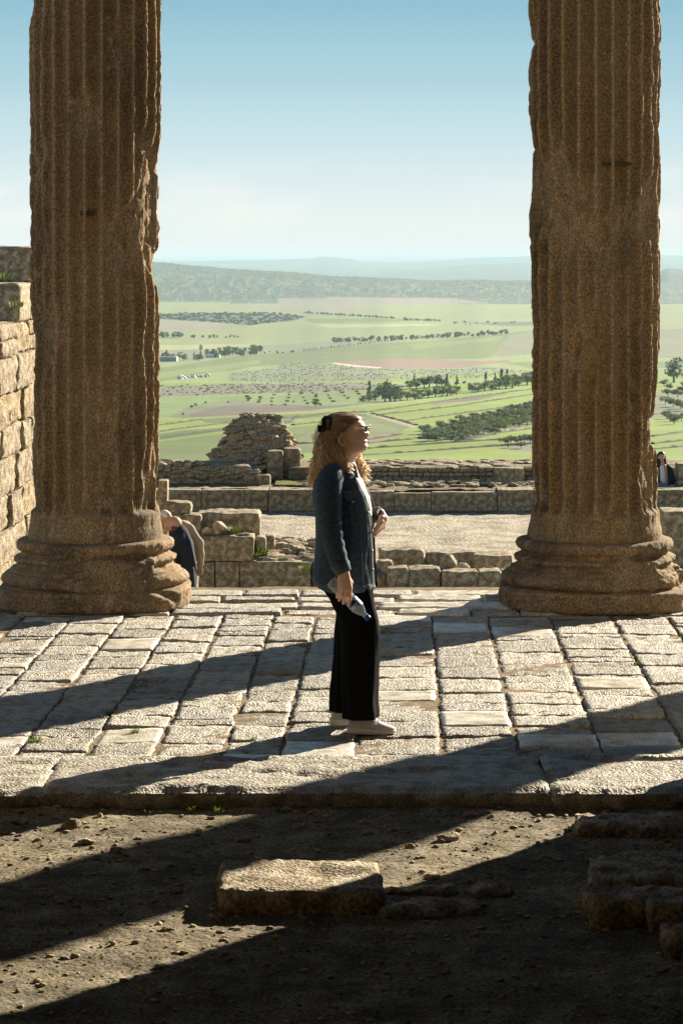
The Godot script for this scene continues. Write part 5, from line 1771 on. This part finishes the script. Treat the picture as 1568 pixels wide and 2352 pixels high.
	for s in 2:
		var pts := []
		var rr := []
		var src: Array = sl[s]
		for k in 43:
			var t := k / 42.0 * 7.0
			var i := mini(int(t), 6)
			var f := t - i
			var p0: Vector3 = src[maxi(i - 1, 0)]
			var p3: Vector3 = src[mini(i + 2, 7)]
			pts.append(src[i].cubic_interpolate(src[i + 1], p0, p3, f))
			rr.append(lerpf(rad[i], rad[i + 1], f) * (1.0 + 0.06 * sin(k * 1.9) * smoothstep(2.5, 4.0, t) + 0.03 * nz.get_noise_2d(k * 9.0, s * 50.0)) * (1.0 if s == 0 else 0.88))
		obj("sleeve", tube_mesh(pts, rr, 26), M.denim, jk)
		var e0: Vector3 = pts[-6]
		var e1: Vector3 = pts[-1] + (pts[-1] - pts[-2]) * 0.4
		obj("cuff", tube_mesh([e0, e0.lerp(e1, 0.05), e0.lerp(e1, 0.95), e1], [rr[-6] * 0.95, rr[-6] * 1.05, rr[-1] * 1.08, rr[-1] * 0.95], 26), M.denim_trim, jk)

func woman_trousers(w: Node) -> void:
	var v := PackedVector3Array()
	var idx := PackedInt32Array()
	# y, front, back, half width, z
	var near := [[0.088, 0.122, -0.066, 0.118, 0.10], [0.11, 0.124, -0.066, 0.118, 0.10], [0.18, 0.117, -0.068, 0.112, 0.10], [0.28, 0.124, -0.072, 0.106, 0.10], [0.42, 0.127, -0.075, 0.102, 0.10], [0.515, 0.131, -0.072, 0.102, 0.10], [0.60, 0.122, -0.085, 0.104, 0.098], [0.70, 0.103, -0.130, 0.104, 0.088], [0.76, 0.096, -0.168, 0.094, 0.084], [0.80, 0.085, -0.180, 0.085, 0.075], [0.90, 0.06, -0.17, 0.080, 0.065]]
	var far := [[0.092, 0.02, -0.136, 0.110, -0.10], [0.18, 0.02, -0.134, 0.108, -0.10], [0.28, 0.03, -0.124, 0.104, -0.10], [0.40, 0.04, -0.115, 0.10, -0.10], [0.52, 0.05, -0.109, 0.10, -0.10], [0.60, 0.055, -0.100, 0.10, -0.098], [0.70, 0.085, -0.125, 0.104, -0.088], [0.76, 0.085, -0.160, 0.094, -0.084], [0.80, 0.08, -0.175, 0.085, -0.075], [0.90, 0.06, -0.17, 0.080, -0.065]]
	var fold := func(th: float, y: float): return 0.06 * sin(th * 6.0 + y * 3.0) * smoothstep(0.65, 0.1, y) + 0.075 * nz.get_noise_2d(th * 12.0, y * 14.0 + th * 6.0)
	loft(v, idx, near, span(0.088, 0.90, 60), 56, 2.2, 0.0, fold)
	loft(v, idx, far, span(0.092, 0.90, 60), 56, 2.2, 0.0, fold)
	obj("trousers", commit(v, idx), M.black_cloth, w)

func woman_shoe(w: Node, s: int) -> void:
	var x0 := -0.036 if s == 0 else -0.128
	var z0 := 0.115 if s == 0 else -0.105
	var yaw := -0.05 if s == 0 else 0.12
	var up: Material = mat("shoe_knit", T.cloth, Color(0.66, 0.62, 0.60), 14.0, T.bump_cloth, 0.1, 0.8) if not M.has("shoe_knit") else M.shoe_knit
	var so: Material = plain("shoe_sole", Color(0.70, 0.67, 0.62), 0.6) if not M.has("shoe_sole") else M.shoe_sole
	var dk: Material = plain("shoe_rubber", Color(0.07, 0.065, 0.06), 0.7) if not M.has("shoe_rubber") else M.shoe_rubber
	# t along the shoe from heel to toe: half width, sole top, upper height
	var tab := [[0.0, 0.024, 0.050, 0.078], [0.04, 0.033, 0.046, 0.094], [0.15, 0.037, 0.042, 0.105], [0.32, 0.037, 0.037, 0.106], [0.45, 0.039, 0.034, 0.092], [0.60, 0.045, 0.031, 0.075], [0.75, 0.047, 0.030, 0.060], [0.88, 0.041, 0.029, 0.050], [0.96, 0.028, 0.028, 0.042], [1.0, 0.012, 0.027, 0.034]]
	var L := 0.252
	var put := func(p: Vector3) -> Vector3:
		var q := Vector3(p.x, p.y, p.z).rotated(Vector3.UP, yaw)
		return q + Vector3(x0, 0, z0)
	var sv := PackedVector3Array()
	var si := PackedInt32Array()
	var uv := PackedVector3Array()
	var ui := PackedInt32Array()
	var rs := []
	var ru := []
	for k in 25:
		var t := k / 24.0
		var hw := curve(tab, t, 1)
		var st := curve(tab, t, 2)
		var top := curve(tab, t, 3)
		var toe := 0.012 * smoothstep(0.75, 1.0, t) + 0.006 * smoothstep(0.1, 0.0, t)
		var flare := 0.006 * smoothstep(0.3, 0.0, t)
		var r := []
		for q in [[-1.0, 0.0], [-1.08, 0.3], [-1.1, 0.7], [-1.0, 1.0], [0.0, 1.0], [1.0, 1.0], [1.1, 0.7], [1.08, 0.3], [1.0, 0.0], [0.0, 0.0]]:
			r.append(put.call(Vector3(t * L - flare, lerpf(0.004 + toe, st, q[1]), q[0] * hw)))
		rs.append(r)
		var r2 := []
		for i in 18:
			var a := PI * i / 17.0
			r2.append(put.call(Vector3(t * L * 0.985 + 0.003, st - 0.006 + (top - st + 0.006) * pow(sin(a), 0.75), -cos(a) * hw * (0.98 - 0.25 * sin(a) * smoothstep(0.6, 0.2, t)))))
		ru.append(r2)
	skin(sv, si, rs)
	skin(uv, ui, ru)
	var sh := obj("shoe", commit(uv, ui), up, w)
	obj("sole", commit(sv, si), so, sh)
	obj("outsole", block(Vector3(0.112, 0.003, 0.036), 0.003, 0.0, 1, 0.1), dk, sh, put.call(Vector3(0.13, 0.0035, 0)))
	for k in 5:
		var t := 0.40 + 0.055 * k
		var top := curve(tab, t, 3) + 0.002
		obj("lace", tube_mesh([put.call(Vector3(t * L, top - 0.012, -0.024)), put.call(Vector3(t * L + 0.004, top + 0.002, 0.0)), put.call(Vector3(t * L, top - 0.012, 0.024))], [0.0028], 6), so, sh)
	for k in 3:
		var t := 0.42 + 0.075 * k
		var hw := curve(tab, t, 1)
		obj("side_stripe", tube_mesh([put.call(Vector3(t * L - 0.022, 0.040, hw * 1.0)), put.call(Vector3(t * L - 0.010, 0.055, hw * 0.95)), put.call(Vector3(t * L + 0.004, 0.068, hw * 0.80))], [0.0045], 6, 0.4), so, sh)

func make_hair(w: Node) -> void:
	var g := RandomNumberGenerator.new()
	g.seed = 77
	var v := PackedVector3Array()
	var idx := PackedInt32Array()
	var cols := PackedColorArray()
	# cap over the skull, brushed back from the hairline
	var n := 64
	var ys := span(1.45, 1.6775, 64)
	var line := [[1.44, -0.105], [1.53, -0.095], [1.556, -0.080], [1.575, -0.058], [1.60, -0.030], [1.63, 0.000], [1.648, 0.020], [1.66, 0.03], [1.68, 0.03]]
	for y in ys:
		var lim := curve(line, y)
		var t0 := 0.0
		while t0 < PI * 0.9 and head_point(t0, y).x > lim:
			t0 += 0.02
		for i in n:
			var th := lerpf(t0, TAU - t0, i / (n - 1.0))
			var rim := smoothstep(0.0, 0.12, minf(th - t0, TAU - t0 - th)) if t0 > 0.03 else 1.0
			var p := turn_head(head_point(th, y, 0.001 + (0.011 + 0.005 * nz.get_noise_2d(th * 60.0, y * 70.0 + th * 20.0)) * rim))
			p.y += 0.010 * smoothstep(1.63, 1.677, y) * rim
			v.append(p)
			cols.append(Color(0.150, 0.080, 0.040) * (1.0 + 0.35 * nz.get_noise_2d(th * 70.0, y * 40.0)))
	idx.append_array(grid_idx(n, ys.size(), false, 0, true))
	# locks: smooth at the crown, curling below the ears
	var root_c := Color(0.28, 0.175, 0.095)
	var tip_c := Color(0.93, 0.72, 0.44)
	for kk in 820:
		var k := kk * 500 / 820
		var p0: Vector3
		var mid: Vector3
		var end: Vector3
		if k < 190:
			p0 = turn_head(head_point(g.randf_range(1.45, 2.7), g.randf_range(1.60, 1.672), 0.010))
			mid = Vector3(g.randf_range(-0.185, -0.095), g.randf_range(1.50, 1.56), g.randf_range(0.045, 0.082))
			end = Vector3(mid.x + g.randf_range(-0.05, 0.03), g.randf_range(1.31, 1.44), mid.z + g.randf_range(-0.01, 0.05))
		elif k < 330:
			p0 = turn_head(head_point(g.randf_range(2.5, 3.9), g.randf_range(1.55, 1.67), 0.010))
			mid = Vector3(g.randf_range(-0.205, -0.15), g.randf_range(1.47, 1.54), g.randf_range(-0.07, 0.07))
			end = Vector3(mid.x + g.randf_range(-0.055, 0.0), g.randf_range(1.265, 1.38), mid.z * g.randf_range(0.9, 1.6))
		elif k < 400:
			p0 = turn_head(Vector3(-0.095, g.randf_range(1.53, 1.60), 0.076))
			mid = Vector3(g.randf_range(-0.105, -0.075), g.randf_range(1.44, 1.49), g.randf_range(0.075, 0.10))
			end = Vector3(g.randf_range(-0.075, -0.005), g.randf_range(1.34, 1.41), g.randf_range(0.10, 0.15))
		else:
			p0 = turn_head(head_point(g.randf_range(4.2, 5.0), g.randf_range(1.56, 1.66), 0.010))
			mid = Vector3(g.randf_range(-0.03, 0.015), g.randf_range(1.44, 1.50), g.randf_range(-0.10, -0.07))
			end = Vector3(g.randf_range(0.0, 0.085), g.randf_range(1.30, 1.39), g.randf_range(-0.11, -0.03))
		var turns := g.randf_range(3.5, 7.5) * (1.0 if g.randf() < 0.5 else -1.0)
		var amp := g.randf_range(0.004, 0.0135)
		var ph := g.randf_range(0, TAU)
		var pts := []
		var rr := []
		var base_t := g.randf_range(-0.30, 0.25)
		var nseg := 34
		var fat := g.randf_range(0.7, 1.35)
		for q in nseg:
			var t := q / (nseg - 1.0)
			var p := p0.lerp(mid, t).lerp(mid.lerp(end, t), t) * 0.5 + (p0.lerp(mid, t * 2.0) if t < 0.5 else mid.lerp(end, t * 2.0 - 1.0)) * 0.5
			var curl := amp * smoothstep(0.22, 0.6, t)
			p += Vector3(cos(ph + turns * TAU * t), 0.4 * sin(ph * 2.0 + turns * TAU * t), sin(ph + turns * TAU * t)) * curl
			pts.append(p)
			rr.append(lerpf(0.0036, 0.0011, t * t) * fat)
		var c0 := v.size()
		tube(v, idx, pts, rr, 5)
		var nn := v.size() - c0
		for q in nn:
			var t := clampf(float(q / 5) / nseg, 0, 1)
			cols.append(root_c.lerp(tip_c, clampf(t * 1.15 + base_t, 0.0, 1.0)) * g.randf_range(0.9, 1.1))
	# strands combed back over the crown to the claw
	for k in 150:
		var th := g.randf_range(-1.75, 1.75)
		var y0 := curve([[0.0, 1.652], [0.6, 1.650], [1.0, 1.632], [1.4, 1.60], [1.75, 1.585]], absf(th)) + g.randf_range(-0.004, 0.008)
		var e := Vector3(g.randf_range(-0.165, -0.145), g.randf_range(1.585, 1.635), signf(th) * g.randf_range(0.0, 0.055))
		var th2 := signf(th) * PI * 0.985
		var pts := []
		var ye := e.y
		for q in 16:
			var t := q / 15.0
			var a := lerpf(th, th2, t)
			var y := lerpf(y0, ye, t) + 0.075 * sin(t * PI) * clampf(1.0 - absf(th) / 1.9, 0.0, 1.0) * 0.5
			pts.append(turn_head(head_point(a, minf(y, 1.672), 0.011 + 0.004 * sin(t * PI))) + Vector3(0, 0.008 * smoothstep(1.63, 1.67, y), 0) + Vector3(0, 0.0015 * sin(t * 14.0 + k), 0))
		var c0 := v.size()
		tube(v, idx, pts, [0.0015, 0.0032, 0.0036, 0.0036], 5)
		var cc := Color(0.21, 0.12, 0.06).lerp(Color(0.42, 0.27, 0.14), g.randf())
		for q in v.size() - c0:
			cols.append(cc)
	# fine flyaway strands
	for k in 260:
		var th := g.randf_range(1.3, 4.6)
		var y0 := g.randf_range(1.50, 1.672)
		var p0 := turn_head(head_point(th, y0, 0.012))
		var out := Vector3(p0.x + 0.07, 0.02, p0.z).normalized()
		var pts := []
		var down := g.randf_range(0.05, 0.16)
		for s in 8:
			var t := s / 7.0
			pts.append(p0 + out * (0.01 + g.randf_range(0.02, 0.05) * sin(t * 2.4)) + Vector3(g.randfn() * 0.004, -down * t, g.randfn() * 0.004))
		var c0 := v.size()
		tube(v, idx, pts, [0.0006], 3)
		for q in v.size() - c0:
			cols.append(Color(0.40, 0.24, 0.11))
	var hm := plain("hair", Color.WHITE, 0.42, true)
	hm.metallic_specular = 0.6
	hm.backlight_enabled = true
	hm.backlight = Color(0.35, 0.24, 0.14)
	obj("hair", commit(v, idx, cols), hm, w)

func make_glasses(w: Node) -> void:
	var fm := plain("pale_frame", Color(0.62, 0.50, 0.33), 0.25)
	var lm := plain("dark_lens", Color(0.018, 0.016, 0.014), 0.08)
	lm.metallic_specular = 0.7
	var rim_v := PackedVector3Array()
	var rim_i := PackedInt32Array()
	var lens_v := PackedVector3Array()
	var lens_i := PackedInt32Array()
	for s in [1.0, -1.0]:
		var pts := []
		var c := Vector3(0.070, 1.603, 0.032 * s)
		for k in 25:
			var a := TAU * k / 24.0
			pts.append(turn_head(c + Vector3(-0.10 * pow(0.024 * cos(a), 2.0) * 20.0 + 0.0025 * sin(a) - 0.010 * absf(cos(a)) * float(cos(a) * s > 0), 0.019 * sin(a), 0.025 * cos(a))))
		tube(rim_v, rim_i, pts, [0.0026], 6)
		var b := lens_v.size()
		lens_v.append(turn_head(c + Vector3(0.001, 0, 0)))
		for p in pts:
			lens_v.append(p)
		for k in 24:
			lens_i.append_array(PackedInt32Array([b, b + 1 + k, b + 2 + k]))
		tube(rim_v, rim_i, [turn_head(Vector3(0.062, 1.609, 0.058 * s)), turn_head(Vector3(0.045, 1.608, 0.073 * s)), turn_head(Vector3(0.0, 1.597, 0.080 * s)), turn_head(Vector3(-0.055, 1.583, 0.080 * s)), turn_head(Vector3(-0.072, 1.565, 0.078 * s))], [0.003, 0.003, 0.0025, 0.0025, 0.002], 6)
	tube(rim_v, rim_i, [turn_head(Vector3(0.070, 1.607, 0.008)), turn_head(Vector3(0.073, 1.610, 0.0)), turn_head(Vector3(0.070, 1.607, -0.008))], [0.0022], 6)
	var gl := obj("sunglasses", commit(rim_v, rim_i), fm, w)
	obj("lenses", commit(lens_v, lens_i), lm, gl)

func make_bottle() -> void:
	var wx := (815.0 - HX) / FL * 13.87
	var a := Vector3(-0.1267, 0.828, 0.250)
	var b := Vector3(0.0708, 0.625, 0.250)
	var o := thing("water_bottle", "clear plastic water bottle with blue cap held upside down in the hand", "bottle", Vector3(wx, 0, -13.87) + a)
	var axis := (b - a).normalized()
	o.basis = Basis(Quaternion(Vector3.UP, axis))
	var len := a.distance_to(b)
	var prof := [[0.0, 0.026], [0.006, 0.033], [0.012, 0.034]]
	for k in 11:
		var y := 0.02 + k * 0.014
		prof.append([y, 0.0345 if k % 2 == 0 else 0.0325])
	prof.append_array([[0.180, 0.0345], [0.200, 0.034], [0.216, 0.031], [0.232, 0.024], [0.243, 0.0155], [0.250, 0.0135], [len - 0.02, 0.0135]])
	var v := PackedVector3Array()
	for q in prof:
		for i in 40:
			var th := TAU * i / 40
			var r: float = q[1] * (1.0 + 0.05 * nz.get_noise_3d(cos(th) * 14.0, q[0] * 160.0, sin(th) * 14.0))
			v.append(Vector3(cos(th) * r, q[0], -sin(th) * r))
	var pm := StandardMaterial3D.new()
	pm.resource_name = "clear_plastic"
	pm.transparency = BaseMaterial3D.TRANSPARENCY_ALPHA
	pm.albedo_color = Color(0.92, 0.96, 0.98, 0.14)
	pm.roughness = 0.06
	pm.metallic_specular = 0.7
	M.clear_plastic = pm
	obj("plastic_body", commit(v, grid_idx(40, prof.size(), true)), pm, o)
	# some water lying towards the cap
	var wv := PackedVector3Array()
	for q in [[0.205, 0.0], [0.205, 0.0305], [0.216, 0.0290], [0.230, 0.0225], [0.242, 0.0140], [0.250, 0.0118], [0.262, 0.0]]:
		for i in 32:
			var th := TAU * i / 32
			wv.append(Vector3(cos(th) * q[1], q[0], -sin(th) * q[1]))
	var wm := StandardMaterial3D.new()
	wm.resource_name = "water"
	wm.transparency = BaseMaterial3D.TRANSPARENCY_ALPHA
	wm.albedo_color = Color(0.95, 0.98, 1.0, 0.02)
	wm.roughness = 0.02
	wm.refraction_enabled = true
	wm.refraction_scale = 0.033
	obj("water", commit(wv, grid_idx(32, 7, true)), wm, o)
	# printed label: a blue band above, pale below
	var im := Image.create(256, 64, false, Image.FORMAT_RGB8)
	im.fill(Color(0.62, 0.70, 0.80))
	im.fill_rect(Rect2i(0, 0, 256, 24), Color(0.12, 0.14, 0.48))
	im.fill_rect(Rect2i(0, 24, 256, 4), Color(0.55, 0.20, 0.45))
	for k in 4:
		im.fill_rect(Rect2i(20 + k * 64, 4, 22, 14), Color(0.92, 0.93, 0.96))
		for s in 7:
			im.fill_rect(Rect2i(22 + k * 64 + s * 3, 6, 1, 10), Color(0.1, 0.12, 0.35))
		im.fill_rect(Rect2i(4 + k * 64, 36, 26, 16), Color(0.80, 0.86, 0.92))
		im.fill_rect(Rect2i(34 + k * 64, 34, 20, 20), Color(0.25, 0.62, 0.70))
		im.fill_rect(Rect2i(38 + k * 64, 40, 8, 8), Color(0.10, 0.16, 0.40))
	var lv := PackedVector3Array()
	var luv := PackedVector2Array()
	for j in 2:
		for i in 41:
			var th := TAU * i / 40
			lv.append(Vector3(cos(th) * 0.0356, 0.150 + 0.050 * j, -sin(th) * 0.0356))
			luv.append(Vector2(i / 40.0, j))
	var lb := StandardMaterial3D.new()
	lb.resource_name = "bottle_label"
	lb.albedo_texture = ImageTexture.create_from_image(im)
	lb.roughness = 0.35
	obj("label", commit(lv, grid_idx(41, 2), PackedColorArray(), luv), lb, o)
	var cv := PackedVector3Array()
	for q in [[len - 0.024, 0.0], [len - 0.024, 0.0155], [len - 0.003, 0.0155], [len, 0.0140], [len, 0.0]]:
		for i in 30:
			var th := TAU * i / 30
			var r: float = q[1] * (1.0 + 0.02 * float(i % 2))
			cv.append(Vector3(cos(th) * r, q[0], -sin(th) * r))
	obj("cap", commit(cv, grid_idx(30, 5, true)), plain("blue_cap", Color(0.02, 0.11, 0.32), 0.4), o)

# ---------------------------------------------------------------- visitors farther off
func hand_caps(wr: Vector3, down: Vector3, across: Vector3, s := 1.0) -> Array:
	var caps := []
	for k in 4:
		var a := wr + across * (k - 1.5) * 0.010 * s
		var b := wr + down * 0.085 * s + across * (k - 1.5) * 0.020 * s
		var l: float = [0.066, 0.076, 0.070, 0.054][k] * s
		var side := down.cross(across)
		caps.append([a, b, 0.017 * s, 0.012 * s])
		caps.append_array(chain([b, b + down * l * 0.55 + side * 0.008, b + down * l + side * 0.022], [0.0105 * s, 0.0095 * s, 0.0078 * s]))
	caps.append_array(chain([wr + down * 0.02 + across * -0.02 * s, wr + down * 0.06 * s - across * 0.045 * s, wr + down * 0.095 * s - across * 0.048 * s], [0.015 * s, 0.0125 * s, 0.009 * s]))
	return caps

func head_caps(c: Vector3, fwd: Vector3, r: float) -> Array:
	var side := fwd.cross(Vector3.UP).normalized()
	var up := side.cross(fwd).normalized()
	return [[c - fwd * r * 0.25 + up * r * 0.12, c + fwd * r * 0.2 + up * r * 0.15, r * 0.88, r * 0.84], [c + fwd * r * 0.35 - up * r * 0.35, c + fwd * r * 0.42 - up * r * 0.75, r * 0.6, r * 0.42],
		[c + fwd * r * 0.95 - up * r * 0.02, c + fwd * r * 1.18 - up * r * 0.28, r * 0.10, r * 0.17], [c + side * r * 0.85 - up * r * 0.1, c + side * r * 0.88 - up * r * 0.4, r * 0.16, r * 0.12], [c - side * r * 0.85 - up * r * 0.1, c - side * r * 0.88 - up * r * 0.4, r * 0.16, r * 0.12]]

func make_visitors() -> void:
	var D := 40.0
	var q := func(x: float, y: float, dz := 0.0) -> Vector3:
		var p := at(363.9 + x / 10.13, 1160.6 + y / 10.13, D)
		return Vector3(p.x, p.y, p.z + dz)
	plain("tan_skin", Color(0.50, 0.27, 0.17), 0.55)
	plain("navy_wool", Color(0.018, 0.021, 0.028), 0.9)
	plain("beige_knit", Color(0.36, 0.27, 0.19), 0.95)
	plain("khaki_cloth", Color(0.32, 0.27, 0.20), 0.9)
	plain("grey_hair", Color(0.62, 0.60, 0.56), 0.8)
	plain("short_hair", Color(0.10, 0.065, 0.045), 0.9)
	plain("wire", Color(0.02, 0.02, 0.02), 0.4)
	# bald visitor bending forward
	var a := thing("person", "bald person in a dark zipped top bending down beside the column", "person", Vector3.ZERO)
	var body := head_caps(q.call(345, 470), Vector3(-0.72, -0.42, -0.35).normalized(), 0.130)
	body.append_array(chain([q.call(390, 560), q.call(470, 620)], [0.06, 0.065]))
	body.append_array(chain([q.call(480, 660), q.call(640, 1350)], [0.11, 0.12]))
	body.append_array(chain([q.call(470, 760, 0.16), q.call(330, 1150, 0.20), q.call(200, 1450, 0.12)], [0.05, 0.042, 0.03]))
	body.append_array(hand_caps(q.call(200, 1450, 0.12), Vector3(-0.5, -0.85, 0).normalized(), Vector3(0, 0, 1)))
	for s in [-1.0, 1.0]:
		body.append_array(chain([q.call(660, 1450, 0.09 * s), q.call(740, 2000, 0.10 * s), q.call(760, 2750, 0.10 * s), q.call(640, 2850, 0.10 * s)], [0.08, 0.055, 0.04, 0.03]))
	obj("body", nets_mesh(body, 0.0085, 0.02), M.tan_skin, a)
	var top := chain([q.call(420, 640), q.call(480, 700), q.call(560, 960), q.call(620, 1200), q.call(670, 1470)], [0.11, 0.145, 0.165, 0.150, 0.145])
	top.append_array(chain([q.call(520, 700, 0.06), q.call(610, 960, 0.05), q.call(670, 1300, 0.04)], [0.11, 0.135, 0.13]))
	top.append_array(chain([q.call(440, 585), q.call(500, 545)], [0.07, 0.062]))
	top.append_array(chain([q.call(480, 740, 0.14), q.call(330, 1150, 0.20), q.call(210, 1430, 0.13)], [0.085, 0.065, 0.045]))
	var tv := PackedVector3Array()
	var ti := PackedInt32Array()
	nets(tv, ti, top, 0.014, 0.05)
	for k in tv.size():
		var p := tv[k]
		tv[k] += Vector3(1, 0, 0.6).normalized() * 0.012 * sin(p.x * 70.0 + p.y * 14.0) * smoothstep(-1.6, -2.0, p.y)
	obj("zipped_top", commit(tv, ti), M.navy_wool, a)
	var lg := []
	for s in [-1.0, 1.0]:
		lg.append_array(chain([q.call(670, 1480, 0.08 * s), q.call(760, 2000, 0.10 * s), q.call(800, 2250, 0.10 * s), q.call(770, 2780, 0.10 * s)], [0.125, 0.085, 0.078, 0.075]))
	obj("trousers", nets_mesh(lg, 0.014, 0.03), M.navy_wool, a)
	var hr := []
	var fw := Vector3(-0.72, -0.42, -0.35).normalized()
	hr.append([q.call(375, 510) - fw * 0.03, q.call(370, 530, 0.06) - fw * 0.005, 0.100, 0.072])
	obj("hair", nets_mesh(hr, 0.01, 0.01), M.short_hair, a)
	obj("glasses", tube_mesh([q.call(345, 505, 0.10), q.call(250, 505, 0.095), q.call(185, 530, 0.07)], [0.005], 5), M.wire, a)
	for s in [-1.0, 1.0]:
		obj("shoe", nets_mesh(chain([q.call(790, 2860, 0.10 * s), q.call(620, 2880, 0.10 * s)], [0.05, 0.04]), 0.012, 0.01), M.wire, a)
	# second visitor just behind
	var b := thing("person", "person in a beige knitted sweater bending behind the bald one", "person", Vector3.ZERO)
	var Z := -0.42
	body = head_caps(q.call(105, 350, Z), Vector3(-0.8, -0.5, 0.1).normalized(), 0.10)
	body.append_array(chain([q.call(280, 400, Z), q.call(420, 520, Z)], [0.055, 0.06]))
	body.append_array(chain([q.call(480, 620, Z), q.call(680, 1350, Z)], [0.12, 0.12]))
	body.append_array(chain([q.call(640, 560, Z + 0.1), q.call(930, 930, Z + 0.16), q.call(960, 1440, Z + 0.16)], [0.045, 0.04, 0.028]))
	body.append_array(hand_caps(q.call(960, 1445, Z + 0.16), Vector3(-0.06, -1, 0), Vector3(1, 0, 0.25).normalized(), 1.0))
	body.append_array(chain([q.call(420, 640, Z - 0.16), q.call(260, 1100, Z - 0.2), q.call(150, 1400, Z - 0.16)], [0.045, 0.04, 0.028]))
	for s in [-1.0, 1.0]:
		body.append_array(chain([q.call(720, 1500, Z + 0.09 * s), q.call(740, 2000, Z + 0.1 * s), q.call(740, 2780, Z + 0.1 * s), q.call(640, 2860, Z + 0.1 * s)], [0.08, 0.055, 0.04, 0.03]))
	obj("body", nets_mesh(body, 0.0085, 0.02), M.tan_skin, b)
	var sw := chain([q.call(400, 560, Z), q.call(520, 640, Z), q.call(620, 950, Z), q.call(720, 1440, Z)], [0.09, 0.155, 0.165, 0.15])
	sw.append_array(chain([q.call(560, 545, Z + 0.08), q.call(690, 610, Z + 0.14), q.call(925, 920, Z + 0.17), q.call(955, 1180, Z + 0.17), q.call(958, 1420, Z + 0.16)], [0.07, 0.085, 0.068, 0.060, 0.052]))
	sw.append_array(chain([q.call(450, 620, Z - 0.12), q.call(270, 1080, Z - 0.2), q.call(170, 1360, Z - 0.16)], [0.08, 0.06, 0.05]))
	obj("sweater", nets_mesh(sw, 0.013, 0.04), M.beige_knit, b)
	lg = []
	for s in [-1.0, 1.0]:
		lg.append_array(chain([q.call(730, 1470, Z + 0.07 * s), q.call(750, 2000, Z + 0.1 * s), q.call(745, 2790, Z + 0.1 * s)], [0.125, 0.085, 0.075]))
	obj("trousers", nets_mesh(lg, 0.014, 0.03), M.khaki_cloth, b)
	obj("hair", nets_mesh([[q.call(115, 315, Z), q.call(105, 300, Z), 0.090, 0.088]], 0.012, 0.01), M.grey_hair, b)
	for s in [-1.0, 1.0]:
		obj("shoe", nets_mesh(chain([q.call(760, 2850, Z + 0.10 * s), q.call(610, 2880, Z + 0.10 * s)], [0.05, 0.04]), 0.012, 0.01), M.wire, b)
	# seated visitor beyond the far column
	D = 58.5
	var r := func(x: float, y: float, dz := 0.0) -> Vector3:
		var p := at(1493.0 + x / 3.414, 564.6 + y / 3.414, D)
		return Vector3(p.x, p.y, p.z + dz)
	var c := thing("person", "person with long dark hair in a black jacket sitting on the ledge", "person", Vector3.ZERO)
	body = head_caps(r.call(82, 1655), Vector3(0.45, -0.05, 0.9).normalized(), 0.088)
	body.append_array(chain([r.call(88, 1680), r.call(95, 1720)], [0.045, 0.05]))
	body.append_array(chain([r.call(98, 1740), r.call(110, 1880)], [0.10, 0.11]))
	body.append_array(chain([r.call(110, 1880, 0.05), r.call(85, 1880, 0.42), r.call(75, 1990, 0.46)], [0.08, 0.06, 0.045]))
	body.append_array(chain([r.call(60, 1880, 0.05), r.call(45, 1880, 0.40), r.call(40, 1990, 0.44)], [0.08, 0.06, 0.045]))
	body.append_array(chain([r.call(150, 1750, 0.03), r.call(170, 1830, 0.02), r.call(115, 1855, 0.2)], [0.045, 0.038, 0.028]))
	body.append_array(hand_caps(r.call(115, 1855, 0.2), Vector3(-0.9, -0.1, 0.3).normalized(), Vector3(0, 0.5, 0.8).normalized(), 0.95))
	obj("body", nets_mesh(body, 0.009, 0.02), M.tan_skin, c)
	obj("shirt", nets_mesh(chain([r.call(88, 1738, 0.05), r.call(92, 1860, 0.06)], [0.06, 0.075]), 0.012, 0.02), M.white_cotton, c)
	var jk := []
	for s in [-1.0, 1.0]:
		jk.append_array(chain([r.call(98 + 28 * s, 1735, -0.02), r.call(105 + 40 * s, 1800, 0.0), r.call(108 + 42 * s, 1880, 0.02)], [0.075, 0.085, 0.08]))
	jk.append_array(chain([r.call(148, 1752, 0.02), r.call(172, 1835, 0.02), r.call(125, 1857, 0.16)], [0.07, 0.062, 0.05]))
	jk.append_array(chain([r.call(50, 1752, 0.02), r.call(35, 1835, 0.05), r.call(70, 1860, 0.18)], [0.07, 0.062, 0.05]))
	obj("jacket", nets_mesh(jk, 0.013, 0.04), M.navy_wool, c)
	var je := chain([r.call(112, 1885, 0.03), r.call(88, 1882, 0.42), r.call(78, 1990, 0.46)], [0.10, 0.078, 0.06])
	je.append_array(chain([r.call(65, 1885, 0.03), r.call(48, 1882, 0.40), r.call(42, 1990, 0.44)], [0.10, 0.078, 0.06]))
	obj("jeans", nets_mesh(je, 0.014, 0.02), plain("blue_denim", Color(0.10, 0.17, 0.27), 0.9), c)
	var ch := [[r.call(80, 1648, -0.03), r.call(84, 1640, -0.01), 0.09, 0.082]]
	ch.append_array(chain([r.call(66, 1655, -0.01), r.call(62, 1700, 0.0), r.call(66, 1760, 0.05)], [0.05, 0.045, 0.03]))
	ch.append_array(chain([r.call(104, 1650, -0.04), r.call(112, 1700, -0.03), r.call(116, 1750, 0.04)], [0.045, 0.04, 0.03]))
	obj("hair", nets_mesh(ch, 0.011, 0.02), plain("dark_hair", Color(0.018, 0.013, 0.011), 0.5), c)

func _ready() -> void:
	rng.seed = 20240
	nz.seed = 7
	nz.frequency = 0.1
	nz.fractal_octaves = 3
	nf.seed = 9
	nf.frequency = 0.1
	make_view()
	make_materials()
	make_columns()
	make_pavement()
	make_threshold()
	make_cella()
	make_dirt()
	make_ruins()
	make_side_wall()
	make_tufts()
	make_terrain()
	make_trees()
	make_hedges()
	make_farm()
	make_woman()
	make_bottle()
	make_visitors()
